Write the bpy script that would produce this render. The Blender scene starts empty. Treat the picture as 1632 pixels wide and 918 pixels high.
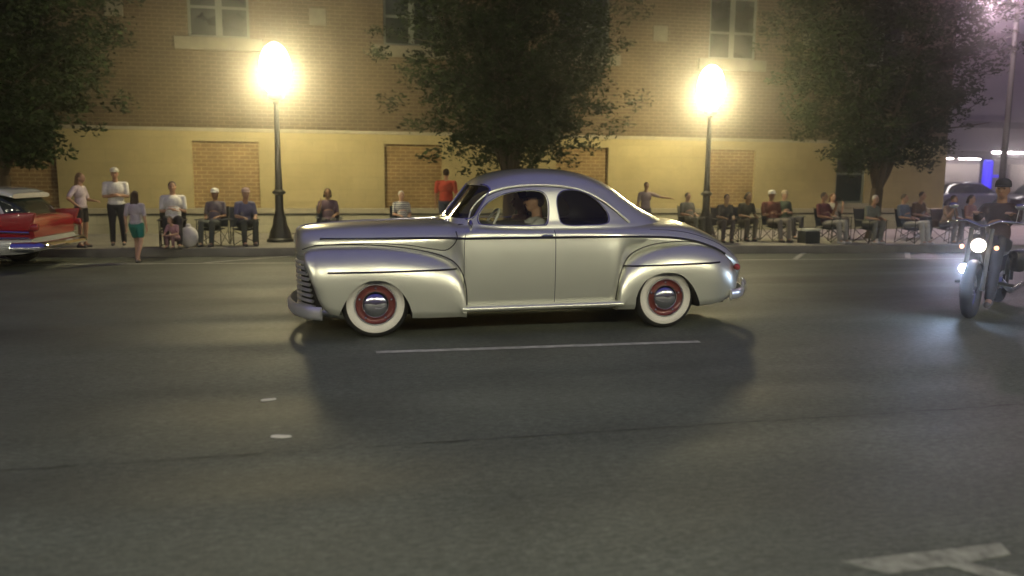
import bpy, bmesh, math, random
import numpy as np
from mathutils import Vector, Matrix
from mathutils.bvhtree import BVHTree
R = math.radians
sc = bpy.context.scene
col = sc.collection
random.seed(7); rng = np.random.default_rng(7)

# ------------------------------------------------------------------ camera
F, CX, CY, H = 1270., 816., 459., 1.52
YAW, PITCH, ROLL = R(12.2), R(8.0), R(0.5)
fwd = Vector((math.sin(YAW)*math.cos(PITCH), math.cos(YAW)*math.cos(PITCH), -math.sin(PITCH)))
r0 = Vector((math.cos(YAW), -math.sin(YAW), 0)); u0 = r0.cross(fwd)
rt = r0*math.cos(ROLL)+u0*math.sin(ROLL); up = -r0*math.sin(ROLL)+u0*math.cos(ROLL)
cam = bpy.data.cameras.new('camera'); camo = bpy.data.objects.new('camera', cam); col.objects.link(camo)
cam.sensor_width = 36; cam.lens = 36*F/1632; cam.clip_end = 600; cam.clip_start = .05
M3 = Matrix((rt, up, -fwd)).transposed()
camo.matrix_world = Matrix.Translation((0, 0, H)) @ M3.to_4x4()
sc.camera = camo
cam.dof.use_dof = True; cam.dof.focus_distance = 8.3; cam.dof.aperture_fstop = (F*36/1632/1000)/.026

def at_y(px, py, Y):
    d = fwd + rt*((px-CX)/F) - up*((py-CY)/F)
    return Vector((0, 0, H)) + d*(Y/d.y)

# ------------------------------------------------------------------ world (purple city night sky)
w = bpy.data.worlds.new('World'); sc.world = w; w.use_nodes = True
nt = w.node_tree; nt.nodes.clear()
out = nt.nodes.new('ShaderNodeOutputWorld'); bg = nt.nodes.new('ShaderNodeBackground')
tc = nt.nodes.new('ShaderNodeTexCoord'); sep = nt.nodes.new('ShaderNodeSeparateXYZ')
rmp = nt.nodes.new('ShaderNodeValToRGB')
rmp.color_ramp.elements[0].position = 0.0; rmp.color_ramp.elements[0].color = (.20, .16, .15, 1)
rmp.color_ramp.elements[1].position = 1.0; rmp.color_ramp.elements[1].color = (.105, .11, .60, 1)
e = rmp.color_ramp.elements.new(.30); e.color = (.14, .125, .40, 1)
nt.links.new(tc.outputs['Generated'], sep.inputs[0]); nt.links.new(sep.outputs['Z'], rmp.inputs[0])
nt.links.new(rmp.outputs[0], bg.inputs['Color']); nt.links.new(bg.outputs[0], out.inputs['Surface'])
bg.inputs['Strength'].default_value = 0.36

sc.view_settings.view_transform = 'Standard'; sc.view_settings.look = 'None'
sc.view_settings.exposure = 0.0; sc.view_settings.gamma = 1
LAMP_S = 172.0      # radiance of the acorn lamps
MAST_S = 2150.0      # radiance of the tall lamps on the near side
PINK_S = 1300.0
sc.cycles.use_denoising = True
sc.cycles.max_bounces = 6; sc.cycles.diffuse_bounces = 3; sc.cycles.glossy_bounces = 4
sc.cycles.transparent_max_bounces = 12; sc.cycles.transmission_bounces = 6
sc.cycles.sample_clamp_indirect = 4.0; sc.cycles.caustics_reflective = False; sc.cycles.caustics_refractive = False

# ------------------------------------------------------------------ materials
def mat(name, c, rough=.6, metal=0., coat=0., noise=.12, nscale=6., bump=0., bscale=60., emit=None, es=0., alpha=1., spec=.5, trans=0., stretch=None):
    m = bpy.data.materials.new(name); m.use_nodes = True
    n = m.node_tree.nodes; l = m.node_tree.links; p = n['Principled BSDF']
    p.inputs['Roughness'].default_value = rough; p.inputs['Metallic'].default_value = metal
    p.inputs['Coat Weight'].default_value = coat; p.inputs['Coat Roughness'].default_value = .04
    p.inputs['Specular IOR Level'].default_value = spec
    p.inputs['Alpha'].default_value = alpha; p.inputs['Transmission Weight'].default_value = trans
    p.inputs['Base Color'].default_value = (*c, 1)
    if noise or bump:
        t = n.new('ShaderNodeTexCoord'); src = t.outputs['Object']
        if stretch:
            mp = n.new('ShaderNodeMapping'); mp.inputs['Scale'].default_value = stretch
            l.new(src, mp.inputs[0]); src = mp.outputs[0]
    if noise:
        x = n.new('ShaderNodeTexNoise'); x.inputs['Scale'].default_value = nscale; x.inputs['Detail'].default_value = 6
        l.new(src, x.inputs['Vector'])
        mr = n.new('ShaderNodeMapRange'); mr.inputs['From Min'].default_value = .3; mr.inputs['From Max'].default_value = .7
        mr.inputs['To Min'].default_value = 1-noise; mr.inputs['To Max'].default_value = 1+noise
        l.new(x.outputs['Fac'], mr.inputs['Value'])
        mx = n.new('ShaderNodeMix'); mx.data_type = 'RGBA'; mx.blend_type = 'MULTIPLY'; mx.inputs[0].default_value = 1
        mx.inputs[6].default_value = (*c, 1); l.new(mr.outputs[0], mx.inputs[7]); l.new(mx.outputs[2], p.inputs['Base Color'])
    if bump:
        x2 = n.new('ShaderNodeTexNoise'); x2.inputs['Scale'].default_value = bscale; x2.inputs['Detail'].default_value = 4
        l.new(src, x2.inputs['Vector'])
        b = n.new('ShaderNodeBump'); b.inputs['Strength'].default_value = bump; b.inputs['Distance'].default_value = .01
        l.new(x2.outputs['Fac'], b.inputs['Height']); l.new(b.outputs[0], p.inputs['Normal'])
    if emit:
        p.inputs['Emission Color'].default_value = (*emit, 1); p.inputs['Emission Strength'].default_value = es
    return m

def brickmat(name, c1, c2, mortar, bw, rh, ms=.012, bump=.5, noise=.3):
    m = bpy.data.materials.new(name); m.use_nodes = True
    n = m.node_tree.nodes; l = m.node_tree.links; p = n['Principled BSDF']
    p.inputs['Roughness'].default_value = .9; p.inputs['Specular IOR Level'].default_value = .2
    t = n.new('ShaderNodeTexCoord'); s = n.new('ShaderNodeSeparateXYZ'); cmb = n.new('ShaderNodeCombineXYZ')
    add = n.new('ShaderNodeMath'); add.operation = 'ADD'
    l.new(t.outputs['Object'], s.inputs[0]); l.new(s.outputs['X'], add.inputs[0]); l.new(s.outputs['Y'], add.inputs[1])
    l.new(add.outputs[0], cmb.inputs['X']); l.new(s.outputs['Z'], cmb.inputs['Y'])
    b = n.new('ShaderNodeTexBrick'); b.inputs['Scale'].default_value = 1; b.inputs['Brick Width'].default_value = bw
    b.inputs['Row Height'].default_value = rh; b.inputs['Mortar Size'].default_value = ms; b.inputs['Mortar Smooth'].default_value = .3
    b.inputs['Color1'].default_value = (*c1, 1); b.inputs['Color2'].default_value = (*c2, 1); b.inputs['Mortar'].default_value = (*mortar, 1)
    l.new(cmb.outputs[0], b.inputs['Vector'])
    x = n.new('ShaderNodeTexNoise'); x.inputs['Scale'].default_value = 1.6; x.inputs['Detail'].default_value = 8; x.inputs['Roughness'].default_value = .7
    l.new(t.outputs['Object'], x.inputs['Vector'])
    mr = n.new('ShaderNodeMapRange'); mr.inputs['From Min'].default_value = .3; mr.inputs['From Max'].default_value = .7
    mr.inputs['To Min'].default_value = 1-noise; mr.inputs['To Max'].default_value = 1+noise
    l.new(x.outputs['Fac'], mr.inputs['Value'])
    mx = n.new('ShaderNodeMix'); mx.data_type = 'RGBA'; mx.blend_type = 'MULTIPLY'; mx.inputs[0].default_value = 1
    l.new(b.outputs['Color'], mx.inputs[6]); l.new(mr.outputs[0], mx.inputs[7]); l.new(mx.outputs[2], p.inputs['Base Color'])
    bp = n.new('ShaderNodeBump'); bp.inputs['Strength'].default_value = bump; bp.inputs['Distance'].default_value = .01; bp.invert = True
    l.new(b.outputs['Fac'], bp.inputs['Height']); l.new(bp.outputs[0], p.inputs['Normal'])
    return m

M = {}
M['brick'] = brickmat('brick', (.12, .085, .046), (.10, .07, .038), (.175, .14, .085), .24, .088, .014)
M['brick_panel'] = brickmat('brick_panel', (.26, .165, .07), (.22, .135, .06), (.38, .29, .14), .24, .088, .014)
M['block'] = brickmat('stone_block', (.41, .345, .175), (.38, .315, .155), (.34, .285, .145), .60, .29, .008, .3, .14)
M['plinth'] = brickmat('plinth_stone', (.42, .40, .28), (.38, .36, .25), (.28, .27, .19), .9, .35, .008, .3, .14)
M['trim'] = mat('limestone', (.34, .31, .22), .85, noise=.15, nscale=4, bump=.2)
M['trim_dim'] = mat('dimmed_limestone', (.19, .175, .12), .85, noise=.2, nscale=4, bump=.2)  # limestone darkened for the weaker light on the upper storey
M['glass_dark'] = mat('window_glass', (.02, .03, .025), .08, spec=.8, noise=.3, nscale=2)
M['frame'] = mat('window_frame', (.16, .18, .14), .5, noise=.05)
M['walk'] = mat('concrete', (.30, .29, .24), .85, noise=.2, nscale=2.5, bump=.3, bscale=40)
M['kerb'] = mat('kerb_concrete', (.20, .19, .16), .85, noise=.25, nscale=3, bump=.3)
M['paint'] = mat('road_paint', (.42, .42, .38), .7, noise=.35, nscale=9, bump=.2)
M['paintw'] = mat('worn_road_paint', (.21, .22, .19), .75, noise=.45, nscale=14, bump=.2)
M['crack'] = mat('tar_crack', (.012, .012, .012), .6, noise=.2)
M['blackiron'] = mat('black_iron', (.020, .022, .018), .45, noise=.2, nscale=20)
M['bark'] = mat('bark', (.075, .055, .032), .95, noise=.4, nscale=14, bump=.8, bscale=30, stretch=(1, 1, .25))
M['rubber'] = mat('tyre_rubber', (.018, .018, .017), .75, noise=.15)
M['whitewall'] = mat('white_rubber', (.74, .72, .64), .55, noise=.06)
M['redrim'] = mat('red_rim_paint', (.15, .026, .022), .35, coat=.6, noise=.05)
M['chrome'] = mat('chrome', (.78, .78, .80), .07, metal=1, noise=.04)
M['chrome_soft'] = mat('brightened_chrome', (.88, .88, .87), .28, metal=.7, noise=.06)  # paler and less metallic; lamp highlights partly put into the colour
M['chrome_trim'] = mat('chrome_trim', (.16, .16, .15), .22, metal=1, noise=.04)
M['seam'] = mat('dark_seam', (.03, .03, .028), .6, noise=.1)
M['under'] = mat('underbody', (.015, .015, .014), .9, noise=.2)
M['dark_in'] = mat('dark_interior', (.035, .032, .028), .8, noise=.2)
M['seatfab'] = mat('seat_upholstery', (.10, .085, .07), .8, noise=.15)
M['plastic_black'] = mat('black_plastic', (.02, .02, .022), .35, noise=.1)

# silver metallic paint with fine flake
def carpaint(name, c, metal=.75, rough=.38, flake=.25):
    m = mat(name, c, rough, metal, coat=1.0, noise=.03, nscale=3)
    n = m.node_tree.nodes; l = m.node_tree.links; p = n['Principled BSDF']
    t = n.new('ShaderNodeTexCoord'); v = n.new('ShaderNodeTexNoise'); v.inputs['Scale'].default_value = 900
    l.new(t.outputs['Object'], v.inputs['Vector'])
    b = n.new('ShaderNodeBump'); b.inputs['Strength'].default_value = flake; b.inputs['Distance'].default_value = .0006
    l.new(v.outputs['Fac'], b.inputs['Height']); l.new(b.outputs[0], p.inputs['Normal'])
    return m
M['silver'] = carpaint('silver_paint', (.83, .84, .71), .78, .33)
M['redpaint'] = mat('red_car_paint', (.34, .009, .014), .35, coat=1, noise=.03)
M['whitepaint'] = mat('white_car_paint', (.62, .64, .60), .25, coat=1, noise=.03)

def glassmat(name, tint, transp, rough=.03):
    m = bpy.data.materials.new(name); m.use_nodes = True
    n = m.node_tree.nodes; l = m.node_tree.links; n.clear()
    o = n.new('ShaderNodeOutputMaterial'); g = n.new('ShaderNodeBsdfGlossy'); t = n.new('ShaderNodeBsdfTransparent')
    mx = n.new('ShaderNodeMixShader'); fr = n.new('ShaderNodeFresnel'); fr.inputs['IOR'].default_value = 1.5
    g.inputs['Roughness'].default_value = rough; t.inputs['Color'].default_value = (*tint, 1)
    a = n.new('ShaderNodeMath'); a.operation = 'ADD'; a.inputs[1].default_value = transp
    l.new(fr.outputs[0], a.inputs[0]); l.new(a.outputs[0], mx.inputs[0])
    l.new(t.outputs[0], mx.inputs[1]); l.new(g.outputs[0], mx.inputs[2]); l.new(mx.outputs[0], o.inputs['Surface'])
    return m
M['glass'] = glassmat('clear_glass', (.93, .95, .90), .0)
M['glass_dim'] = glassmat('darkened_glass', (.16, .17, .15), .02)  # tint darkened to stand for the dim interior behind the panes
M['lens'] = mat('lamp_lens', (.8, .8, .78), .1, noise=.05, coat=1)

# asphalt with broad tone patches
def asphalt():
    m = mat('asphalt', (.090, .103, .086), .62, noise=.16, nscale=1.1, bump=.55, bscale=160)
    n = m.node_tree.nodes; l = m.node_tree.links; p = n['Principled BSDF']
    t = n.new('ShaderNodeTexCoord'); v = n.new('ShaderNodeTexNoise'); v.inputs['Scale'].default_value = 45; v.inputs['Detail'].default_value = 8
    mp = n.new('ShaderNodeMapping'); mp.inputs['Scale'].default_value = (.35, 1, 1); l.new(t.outputs['Object'], mp.inputs[0])
    l.new(mp.outputs[0], v.inputs['Vector'])
    old = p.inputs['Base Color'].links[0].from_socket
    mr = n.new('ShaderNodeMapRange'); mr.inputs['From Min'].default_value = .3; mr.inputs['From Max'].default_value = .7
    mr.inputs['To Min'].default_value = .62; mr.inputs['To Max'].default_value = 1.42
    l.new(v.outputs['Fac'], mr.inputs['Value'])
    mx = n.new('ShaderNodeMix'); mx.data_type = 'RGBA'; mx.blend_type = 'MULTIPLY'; mx.inputs[0].default_value = 1
    l.new(old, mx.inputs[6]); l.new(mr.outputs[0], mx.inputs[7]); l.new(mx.outputs[2], p.inputs['Base Color'])
    # roughness varies along worn wheel tracks
    v2 = n.new('ShaderNodeTexNoise'); v2.inputs['Scale'].default_value = .9
    mp2 = n.new('ShaderNodeMapping'); mp2.inputs['Scale'].default_value = (.12, 1.2, 1); l.new(t.outputs['Object'], mp2.inputs[0]); l.new(mp2.outputs[0], v2.inputs['Vector'])
    mr2 = n.new('ShaderNodeMapRange'); mr2.inputs['From Min'].default_value = .35; mr2.inputs['From Max'].default_value = .65
    mr2.inputs['To Min'].default_value = .48; mr2.inputs['To Max'].default_value = .68
    l.new(v2.outputs['Fac'], mr2.inputs['Value']); l.new(mr2.outputs[0], p.inputs['Roughness'])
    return m
M['asphalt'] = asphalt()
def oil(m):
    n = m.node_tree.nodes; l = m.node_tree.links; p = n['Principled BSDF']
    t = n.new('ShaderNodeTexCoord'); v = n.new('ShaderNodeTexNoise'); v.inputs['Scale'].default_value = .55; v.inputs['Detail'].default_value = 9; v.inputs['Roughness'].default_value = .65
    mp = n.new('ShaderNodeMapping'); mp.inputs['Scale'].default_value = (.45, 1, 1); l.new(t.outputs['Object'], mp.inputs[0]); l.new(mp.outputs[0], v.inputs['Vector'])
    r_ = n.new('ShaderNodeValToRGB'); r_.color_ramp.elements[0].position = .36; r_.color_ramp.elements[0].color = (.72, .70, .68, 1)
    r_.color_ramp.elements[1].position = .56; r_.color_ramp.elements[1].color = (1.06, 1.06, 1.04, 1)
    old = p.inputs['Base Color'].links[0].from_socket
    l.new(v.outputs['Fac'], r_.inputs[0])
    mx = n.new('ShaderNodeMix'); mx.data_type = 'RGBA'; mx.blend_type = 'MULTIPLY'; mx.inputs[0].default_value = 1
    l.new(old, mx.inputs[6]); l.new(r_.outputs[0], mx.inputs[7]); l.new(mx.outputs[2], p.inputs['Base Color'])
    # pale and dark aggregate
    v3 = n.new('ShaderNodeTexVoronoi'); v3.inputs['Scale'].default_value = 75; l.new(t.outputs['Object'], v3.inputs['Vector'])
    r3 = n.new('ShaderNodeMapRange'); r3.inputs['From Min'].default_value = 0; r3.inputs['From Max'].default_value = 1; r3.inputs['To Min'].default_value = .80; r3.inputs['To Max'].default_value = 1.3
    sp = n.new('ShaderNodeSeparateColor'); l.new(v3.outputs['Color'], sp.inputs[0]); l.new(sp.outputs[0], r3.inputs['Value'])
    m3 = n.new('ShaderNodeMix'); m3.data_type = 'RGBA'; m3.blend_type = 'MULTIPLY'; m3.inputs[0].default_value = 1
    l.new(mx.outputs[2], m3.inputs[6]); l.new(r3.outputs[0], m3.inputs[7]); l.new(m3.outputs[2], p.inputs['Base Color'])
oil(M['asphalt'])

# ------------------------------------------------------------------ mesh helpers
def tag(o, label=None, cat=None, group=None, kind=None):
    if label: o['label'] = label
    if cat: o['category'] = cat
    if group: o['group'] = group
    if kind: o['kind'] = kind
    return o

def empty(name, loc, rz=0, label=None, cat=None, group=None):
    o = bpy.data.objects.new(name, None); col.objects.link(o); o.location = loc; o.rotation_euler = (0, 0, rz)
    o.empty_display_size = .2
    return tag(o, label, cat, group)

class MB:
    def __init__(s): s.v = []; s.f = []
    def add(s, v, f):
        b = len(s.v); s.v += [tuple(map(float, p)) for p in v]; s.f += [tuple(i+b for i in q) for q in f]; return s
    def box(s, x0, x1, y0, y1, z0, z1, rot=0, c=None):
        v = [(x, y, z) for x in (x0, x1) for y in (y0, y1) for z in (z0, z1)]
        return s.add(v, [(0, 1, 3, 2), (4, 6, 7, 5), (0, 4, 5, 1), (2, 3, 7, 6), (0, 2, 6, 4), (1, 5, 7, 3)])
    def tube(s, pts, r, n=8, closed=False, flat=1.0):
        pts = [Vector(p) for p in pts]; N = len(pts)
        rs = r if hasattr(r, '__len__') else [r]*N
        prev = None; vs = []
        for i, p in enumerate(pts):
            a = pts[(i-1) % N] if (closed or i > 0) else p; b = pts[(i+1) % N] if (closed or i < N-1) else p
            t = (b-a).normalized()
            if prev is None:
                prev = t.orthogonal().normalized()
            prev = (prev - t*prev.dot(t)).normalized(); bn = t.cross(prev)
            for k in range(n):
                a_ = 2*math.pi*k/n
                vs.append(p + prev*math.cos(a_)*rs[i] + bn*math.sin(a_)*rs[i]*flat)
        fs = []
        for i in range(N if closed else N-1):
            j = (i+1) % N
            for k in range(n):
                k2 = (k+1) % n; fs.append((i*n+k, i*n+k2, j*n+k2, j*n+k))
        if not closed:
            fs.append(tuple(range(n))[::-1]); fs.append(tuple((N-1)*n+k for k in range(n)))
        return s.add(vs, fs)
    def lathe(s, prof, n=24, axis='z', c=(0, 0, 0), cap=False):
        vs = []
        for (r, h) in prof:
            for k in range(n):
                a = 2*math.pi*k/n; x, y = r*math.cos(a), r*math.sin(a)
                q = (x, y, h) if axis == 'z' else ((x, h, y) if axis == 'y' else (h, x, y))
                vs.append((q[0]+c[0], q[1]+c[1], q[2]+c[2]))
        fs = [(i*n+k, i*n+(k+1) % n, (i+1)*n+(k+1) % n, (i+1)*n+k) for i in range(len(prof)-1) for k in range(n)]
        if cap:
            fs.append(tuple(range(n))); fs.append(tuple((len(prof)-1)*n+k for k in range(n)))
        return s.add(vs, fs)
    def ell(s, c, r, n=14, m=10):
        prof = [(math.sin(math.pi*i/m), -math.cos(math.pi*i/m)) for i in range(m+1)]
        prof[0] = (1e-3, -1); prof[-1] = (1e-3, 1)
        vs = []; b = MB().lathe(prof, n)
        return s.add([(p[0]*r[0]+c[0], p[1]*r[1]+c[1], p[2]*r[2]+c[2]) for p in b.v], b.f)
    def cap(s, p0, r0, p1, r1, n=12):
        p0 = Vector(p0); p1 = Vector(p1); t = (p1-p0); L = t.length
        if L < 1e-5: return s.ell(p0, (r0,)*3)
        t.normalize(); a = t.orthogonal().normalized(); b = t.cross(a)
        prof = [(r0*math.cos(x), r0*math.sin(x)) for x in np.linspace(-math.pi/2+.05, 0, 5)] + [(r1*math.cos(x), L+r1*math.sin(x)) for x in np.linspace(0, math.pi/2-.05, 5)]
        vs = [p0+t*h+(a*math.cos(2*math.pi*k/n)+b*math.sin(2*math.pi*k/n))*r for r, h in prof for k in range(n)]
        N = len(prof); fs = [(i*n+k, i*n+(k+1) % n, (i+1)*n+(k+1) % n, (i+1)*n+k) for i in range(N-1) for k in range(n)]
        fs += [tuple(range(n))[::-1], tuple((N-1)*n+k for k in range(n))]
        return s.add(vs, fs)
    def grid(s, P, closed_u=False, closed_v=False):
        P = np.asarray(P); a, b = P.shape[:2]
        vs = P.reshape(-1, 3); fs = []
        for i in range(a if closed_u else a-1):
            for j in range(b if closed_v else b-1):
                i2 = (i+1) % a; j2 = (j+1) % b
                fs.append((i*b+j, i*b+j2, i2*b+j2, i2*b+j))
        return s.add(vs, fs)
    def prism(s, poly, a, b, axis='y'):
        n = len(poly)
        def q(p, h): return (p[0], h, p[1]) if axis == 'y' else ((h, p[0], p[1]) if axis == 'x' else (p[0], p[1], h))
        vs = [q(p, a) for p in poly]+[q(p, b) for p in poly]
        return s.add(vs, [tuple(range(n)), tuple(range(n, 2*n))[::-1]]+[(i, i+n, (i+1) % n+n, (i+1) % n) for i in range(n)])
    def build(s, name, m, parent=None, smooth=35, off=None, bevel=0, fix=True):
        v = s.v
        if off is not None: v = [(p[0]-off[0], p[1]-off[1], p[2]-off[2]) for p in v]
        me = bpy.data.meshes.new(name); me.from_pydata(v, [], s.f)
        if fix:
            bm = bmesh.new(); bm.from_mesh(me)
            bmesh.ops.remove_doubles(bm, verts=bm.verts, dist=1e-5)
            bmesh.ops.recalc_face_normals(bm, faces=bm.faces); bm.to_mesh(me); bm.free()
        for mm in (m if isinstance(m, (list, tuple)) else [m]): me.materials.append(mm)
        o = bpy.data.objects.new(name, me); col.objects.link(o)
        if parent: o.parent = parent
        if bevel:
            b = o.modifiers.new('b', 'BEVEL'); b.width = bevel; b.segments = 2; b.limit_method = 'ANGLE'; b.angle_limit = R(40)
            bake(o)
        if smooth: smooth_mesh(o.data, smooth)
        return o

def smooth_mesh(me, ang=35):
    me.shade_smooth()
    if ang < 180: me.set_sharp_from_angle(angle=R(ang))

def bake(o):
    dg = bpy.context.evaluated_depsgraph_get(); dg.update()
    me = bpy.data.meshes.new_from_object(o.evaluated_get(dg), depsgraph=dg)
    old = o.data; o.modifiers.clear(); o.data = me; me.name = old.name
    bpy.data.meshes.remove(old)

def cut(o, cutters):
    for c in cutters:
        m = o.modifiers.new('c', 'BOOLEAN'); m.object = c; m.operation = 'DIFFERENCE'; m.solver = 'EXACT'
        m.material_mode = 'TRANSFER'
    bake(o)
    for c in cutters: bpy.data.objects.remove(c)

def catmull(rows, n):
    rows = np.array(rows, float); N = len(rows); out = []
    P = np.vstack([2*rows[0]-rows[1], rows, 2*rows[-1]-rows[-2]])
    for u in np.linspace(0, N-1-1e-9, n):
        i = int(u); t = u-i; a, b, c, d = P[i], P[i+1], P[i+2], P[i+3]
        out.append(.5*((2*b)+(-a+c)*t+(2*a-5*b+4*c-d)*t*t+(-a+3*b-3*c+d)*t**3))
    return np.array(out)

def catclosed(pts, n):
    pts = np.array(pts, float); N = len(pts); out = []
    for u in np.linspace(0, N, n, endpoint=False):
        i = int(u); t = u-i; a, b, c, d = pts[(i-1) % N], pts[i % N], pts[(i+1) % N], pts[(i+2) % N]
        out.append(.5*((2*b)+(-a+c)*t+(2*a-5*b+4*c-d)*t*t+(-a+3*b-3*c+d)*t**3))
    return np.array(out)

def inpoly(p, poly):
    x, y = p; c = False; n = len(poly)
    for i in range(n):
        x1, y1 = poly[i]; x2, y2 = poly[(i+1) % n]
        if (y1 > y) != (y2 > y) and x < (x2-x1)*(y-y1)/(y2-y1)+x1: c = not c
    return c

def copy_tree(o, parent=None):
    c = o.copy(); col.objects.link(c); c.parent = parent
    for ch in list(o.children): copy_tree(ch, c)
    return c

# ------------------------------------------------------------------ ground, road, pavement
def kerbY(x): return 15.72-.068*(x+3.4)
def farY(x): return 14.35-.069*(x+3.53)
g = MB(); g.add([(-200, -120, 0), (300, -120, 0), (300, 400, 0), (-200, 400, 0)], [(0, 1, 2, 3)])
tag(g.build('road', M['asphalt'], smooth=0), kind='structure')
g = MB()
xs = [-60, 21]
pts = [(-60, kerbY(-60)), (19.5, kerbY(19.5)), (20.6, kerbY(19.5)+.5), (21, kerbY(19.5)+1.8), (21, 60), (-60, 60)]
g.prism(pts, -.02, .15, 'z'); tag(g.build('pavement', M['walk'], smooth=0), kind='structure')
g = MB()
kx = [(-60, kerbY(-60)), (19.5, kerbY(19.5))]
g.prism([(-60, kerbY(-60)-.16), (19.5, kerbY(19.5)-.16), (19.5, kerbY(19.5)-.004), (-60, kerbY(-60)-.004)], -.02, .156, 'z')
tag(g.build('kerb', M['kerb'], bevel=.015), kind='structure')
def strip(name, a, b, wd, m, z=.004, kind='structure'):
    a = Vector(a); b = Vector(b); d = (b-a).normalized(); n = Vector((-d.y, d.x))*wd/2
    g = MB(); q = [a+n, a-n, b-n, b+n]
    g.add([(p.x, p.y, z) for p in q], [(0, 1, 2, 3)])
    return tag(g.build(name, m, smooth=0), kind=kind)
strip('edge_line', (-40, farY(-40)), (19, farY(19)), .10, M['paint'])
strip('stall_line', (-2.29, farY(-2.29)+.05), (-.83, 15.40), .10, M['paint'], .008)
strip('stall_line', (8.42, farY(8.42)+.05), (9.3, kerbY(9.3)-.18), .10, M['paint'], .008)
strip('stall_line', (10.75, farY(10.75)+.05), (11.6, kerbY(11.6)-.18), .10, M['paint'], .008)
strip('lane_dash', (.28, 6.83), (3.26, 6.77), .09, M['paint'])
strip('lane_dash', (9.5, 6.66), (12.5, 6.6), .09, M['paint'])
strip('lane_dash', (-9, 7.0), (-6, 6.95), .09, M['paint'])
# turn arrow head / T marking, worn
g = MB(); g.add([(1.93, 2.66, .004), (2.05, 2.53, .004), (2.33, 2.545, .004), (2.50, 2.30, .004), (2.62, 2.30, .004), (2.44, 2.555, .004), (2.66, 2.58, .004), (2.70, 2.675, .004)], [(0, 1, 2, 5, 6, 7), (2, 3, 4, 5)])
tag(g.build('road_marking', M['paintw'], smooth=0), kind='structure')
# long tar crack
g = MB(); P = []; x = -2.6
while x < 9:
    P.append((x, 4.375+.0103*(x+1.29)+random.gauss(0, .006))); x += .09
vs = []; fs = []
for i, p in enumerate(P):
    wd = max(.001, .0035+random.gauss(0, .003)); vs += [(p[0], p[1]-wd, .004), (p[0], p[1]+wd, .004)]
fs = [(2*i, 2*i+2, 2*i+3, 2*i+1) for i in range(len(P)-1)]
g.add(vs, fs); tag(g.build('road_crack', M['crack'], smooth=0), kind='structure')
# bits of litter and a faint tyre curl
for (x, y, a) in ((-.50, 5.47, .3), (-.36, 4.66, -.2)):
    g = MB(); n = 9; vs = [(math.cos(k*2*math.pi/n)*.05*(1+.3*random.random()), math.sin(k*2*math.pi/n)*.022, .004+.006*random.random()) for k in range(n)]
    vs2 = [(p[0], p[1], .001) for p in vs]
    g.add(vs+vs2, [tuple(range(n)), tuple(range(n, 2*n))[::-1]]+[(i, i+n, (i+1) % n+n, (i+1) % n) for i in range(n)])
    o = g.build('paper_scrap', mat('white_paper', (.6, .6, .55), .8), smooth=0); o.location = (x, y, .001); o.rotation_euler.z = a
    tag(o, 'white paper scrap on the asphalt farther from the tar crack' if y > 5 else 'white paper scrap on the asphalt just above the tar crack', 'litter')

# ------------------------------------------------------------------ building
WY = 19.55; BX0, BX1 = -30.0, 16.65
bld = empty('brick_building', (0, WY, 0), 0, 'yellow lit brick building with pale stone ground floor behind the spectators', 'building')
OFF = (0, WY, 0)
def wallcells(x0, x1, z0, z1, holes, y0, y1):
    xs = sorted({x0, x1, *[h[0] for h in holes], *[h[1] for h in holes]}); zs = sorted({z0, z1, *[h[2] for h in holes], *[h[3] for h in holes]})
    g = MB()
    xs = [x for x in xs if x0 <= x <= x1]; zs = [z for z in zs if z0 <= z <= z1]
    P = {}
    for i in range(len(xs)-1):
        for j in range(len(zs)-1):
            cx, cz = (xs[i]+xs[i+1])/2, (zs[j]+zs[j+1])/2
            if any(h[0] < cx < h[1] and h[2] < cz < h[3] for h in holes): continue
            g.add([(xs[i], y0, zs[j]), (xs[i+1], y0, zs[j]), (xs[i+1], y0, zs[j+1]), (xs[i], y0, zs[j+1])], [(0, 1, 2, 3)])
    for h in holes:
        a, b, c, d = h
        g.add([(a, y0, c), (b, y0, c), (b, y0, d), (a, y0, d), (a, y1, c), (b, y1, c), (b, y1, d), (a, y1, d)],
              [(0, 1, 5, 4), (1, 2, 6, 5), (2, 3, 7, 6), (3, 0, 4, 7)])
    return g
panels = [(-20.2, -18.8), (-11.8, -10.4), (-7.55, -6.1), (-3.27, -1.81), (1.07, 2.46), (5.32, 6.71), (9.45, 10.8)]
ph = [(a, b, .70, 2.25) for a, b in panels]
gw = (13.22, 14.12, .86, 2.28)
g = wallcells(BX0, BX1, .70, 2.47, ph+[gw], WY, WY+.10); g.box(BX1-.3, BX1, WY+.002, WY+14, .7, 2.47)
g.build('stone_wall', M['block'], bld, smooth=0, off=OFF)
for a, b in panels:
    MB().add([(a, WY+.09, .7), (b, WY+.09, .7), (b, WY+.09, 2.25), (a, WY+.09, 2.25)], [(0, 1, 2, 3)]).build('brick_panel', M['brick_panel'], bld, smooth=0, off=OFF)
    MB().box(a-.12, b+.12, WY-.03, WY+.02, .60, .70+.03).build('sill', M['trim'], bld, smooth=0, off=OFF)
g = MB(); g.box(BX0, BX1+.03, WY-.06, WY+.30, 0, .60); g.build('plinth', M['plinth'], bld, smooth=0, off=OFF)
MB().box(BX0, BX1+.04, WY-.085, WY+.18, .565, .598).build('plinth_shadow_line', M['blackiron'], bld, smooth=0, off=OFF)  # dark strip modelled for the shadow line under the plinth cap
g = MB(); g.box(BX0, BX1+.05, WY-.10, WY+.2, .60, .72)
g.build('plinth_cap', M['trim'], bld, smooth=0, off=OFF, bevel=.012)
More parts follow.
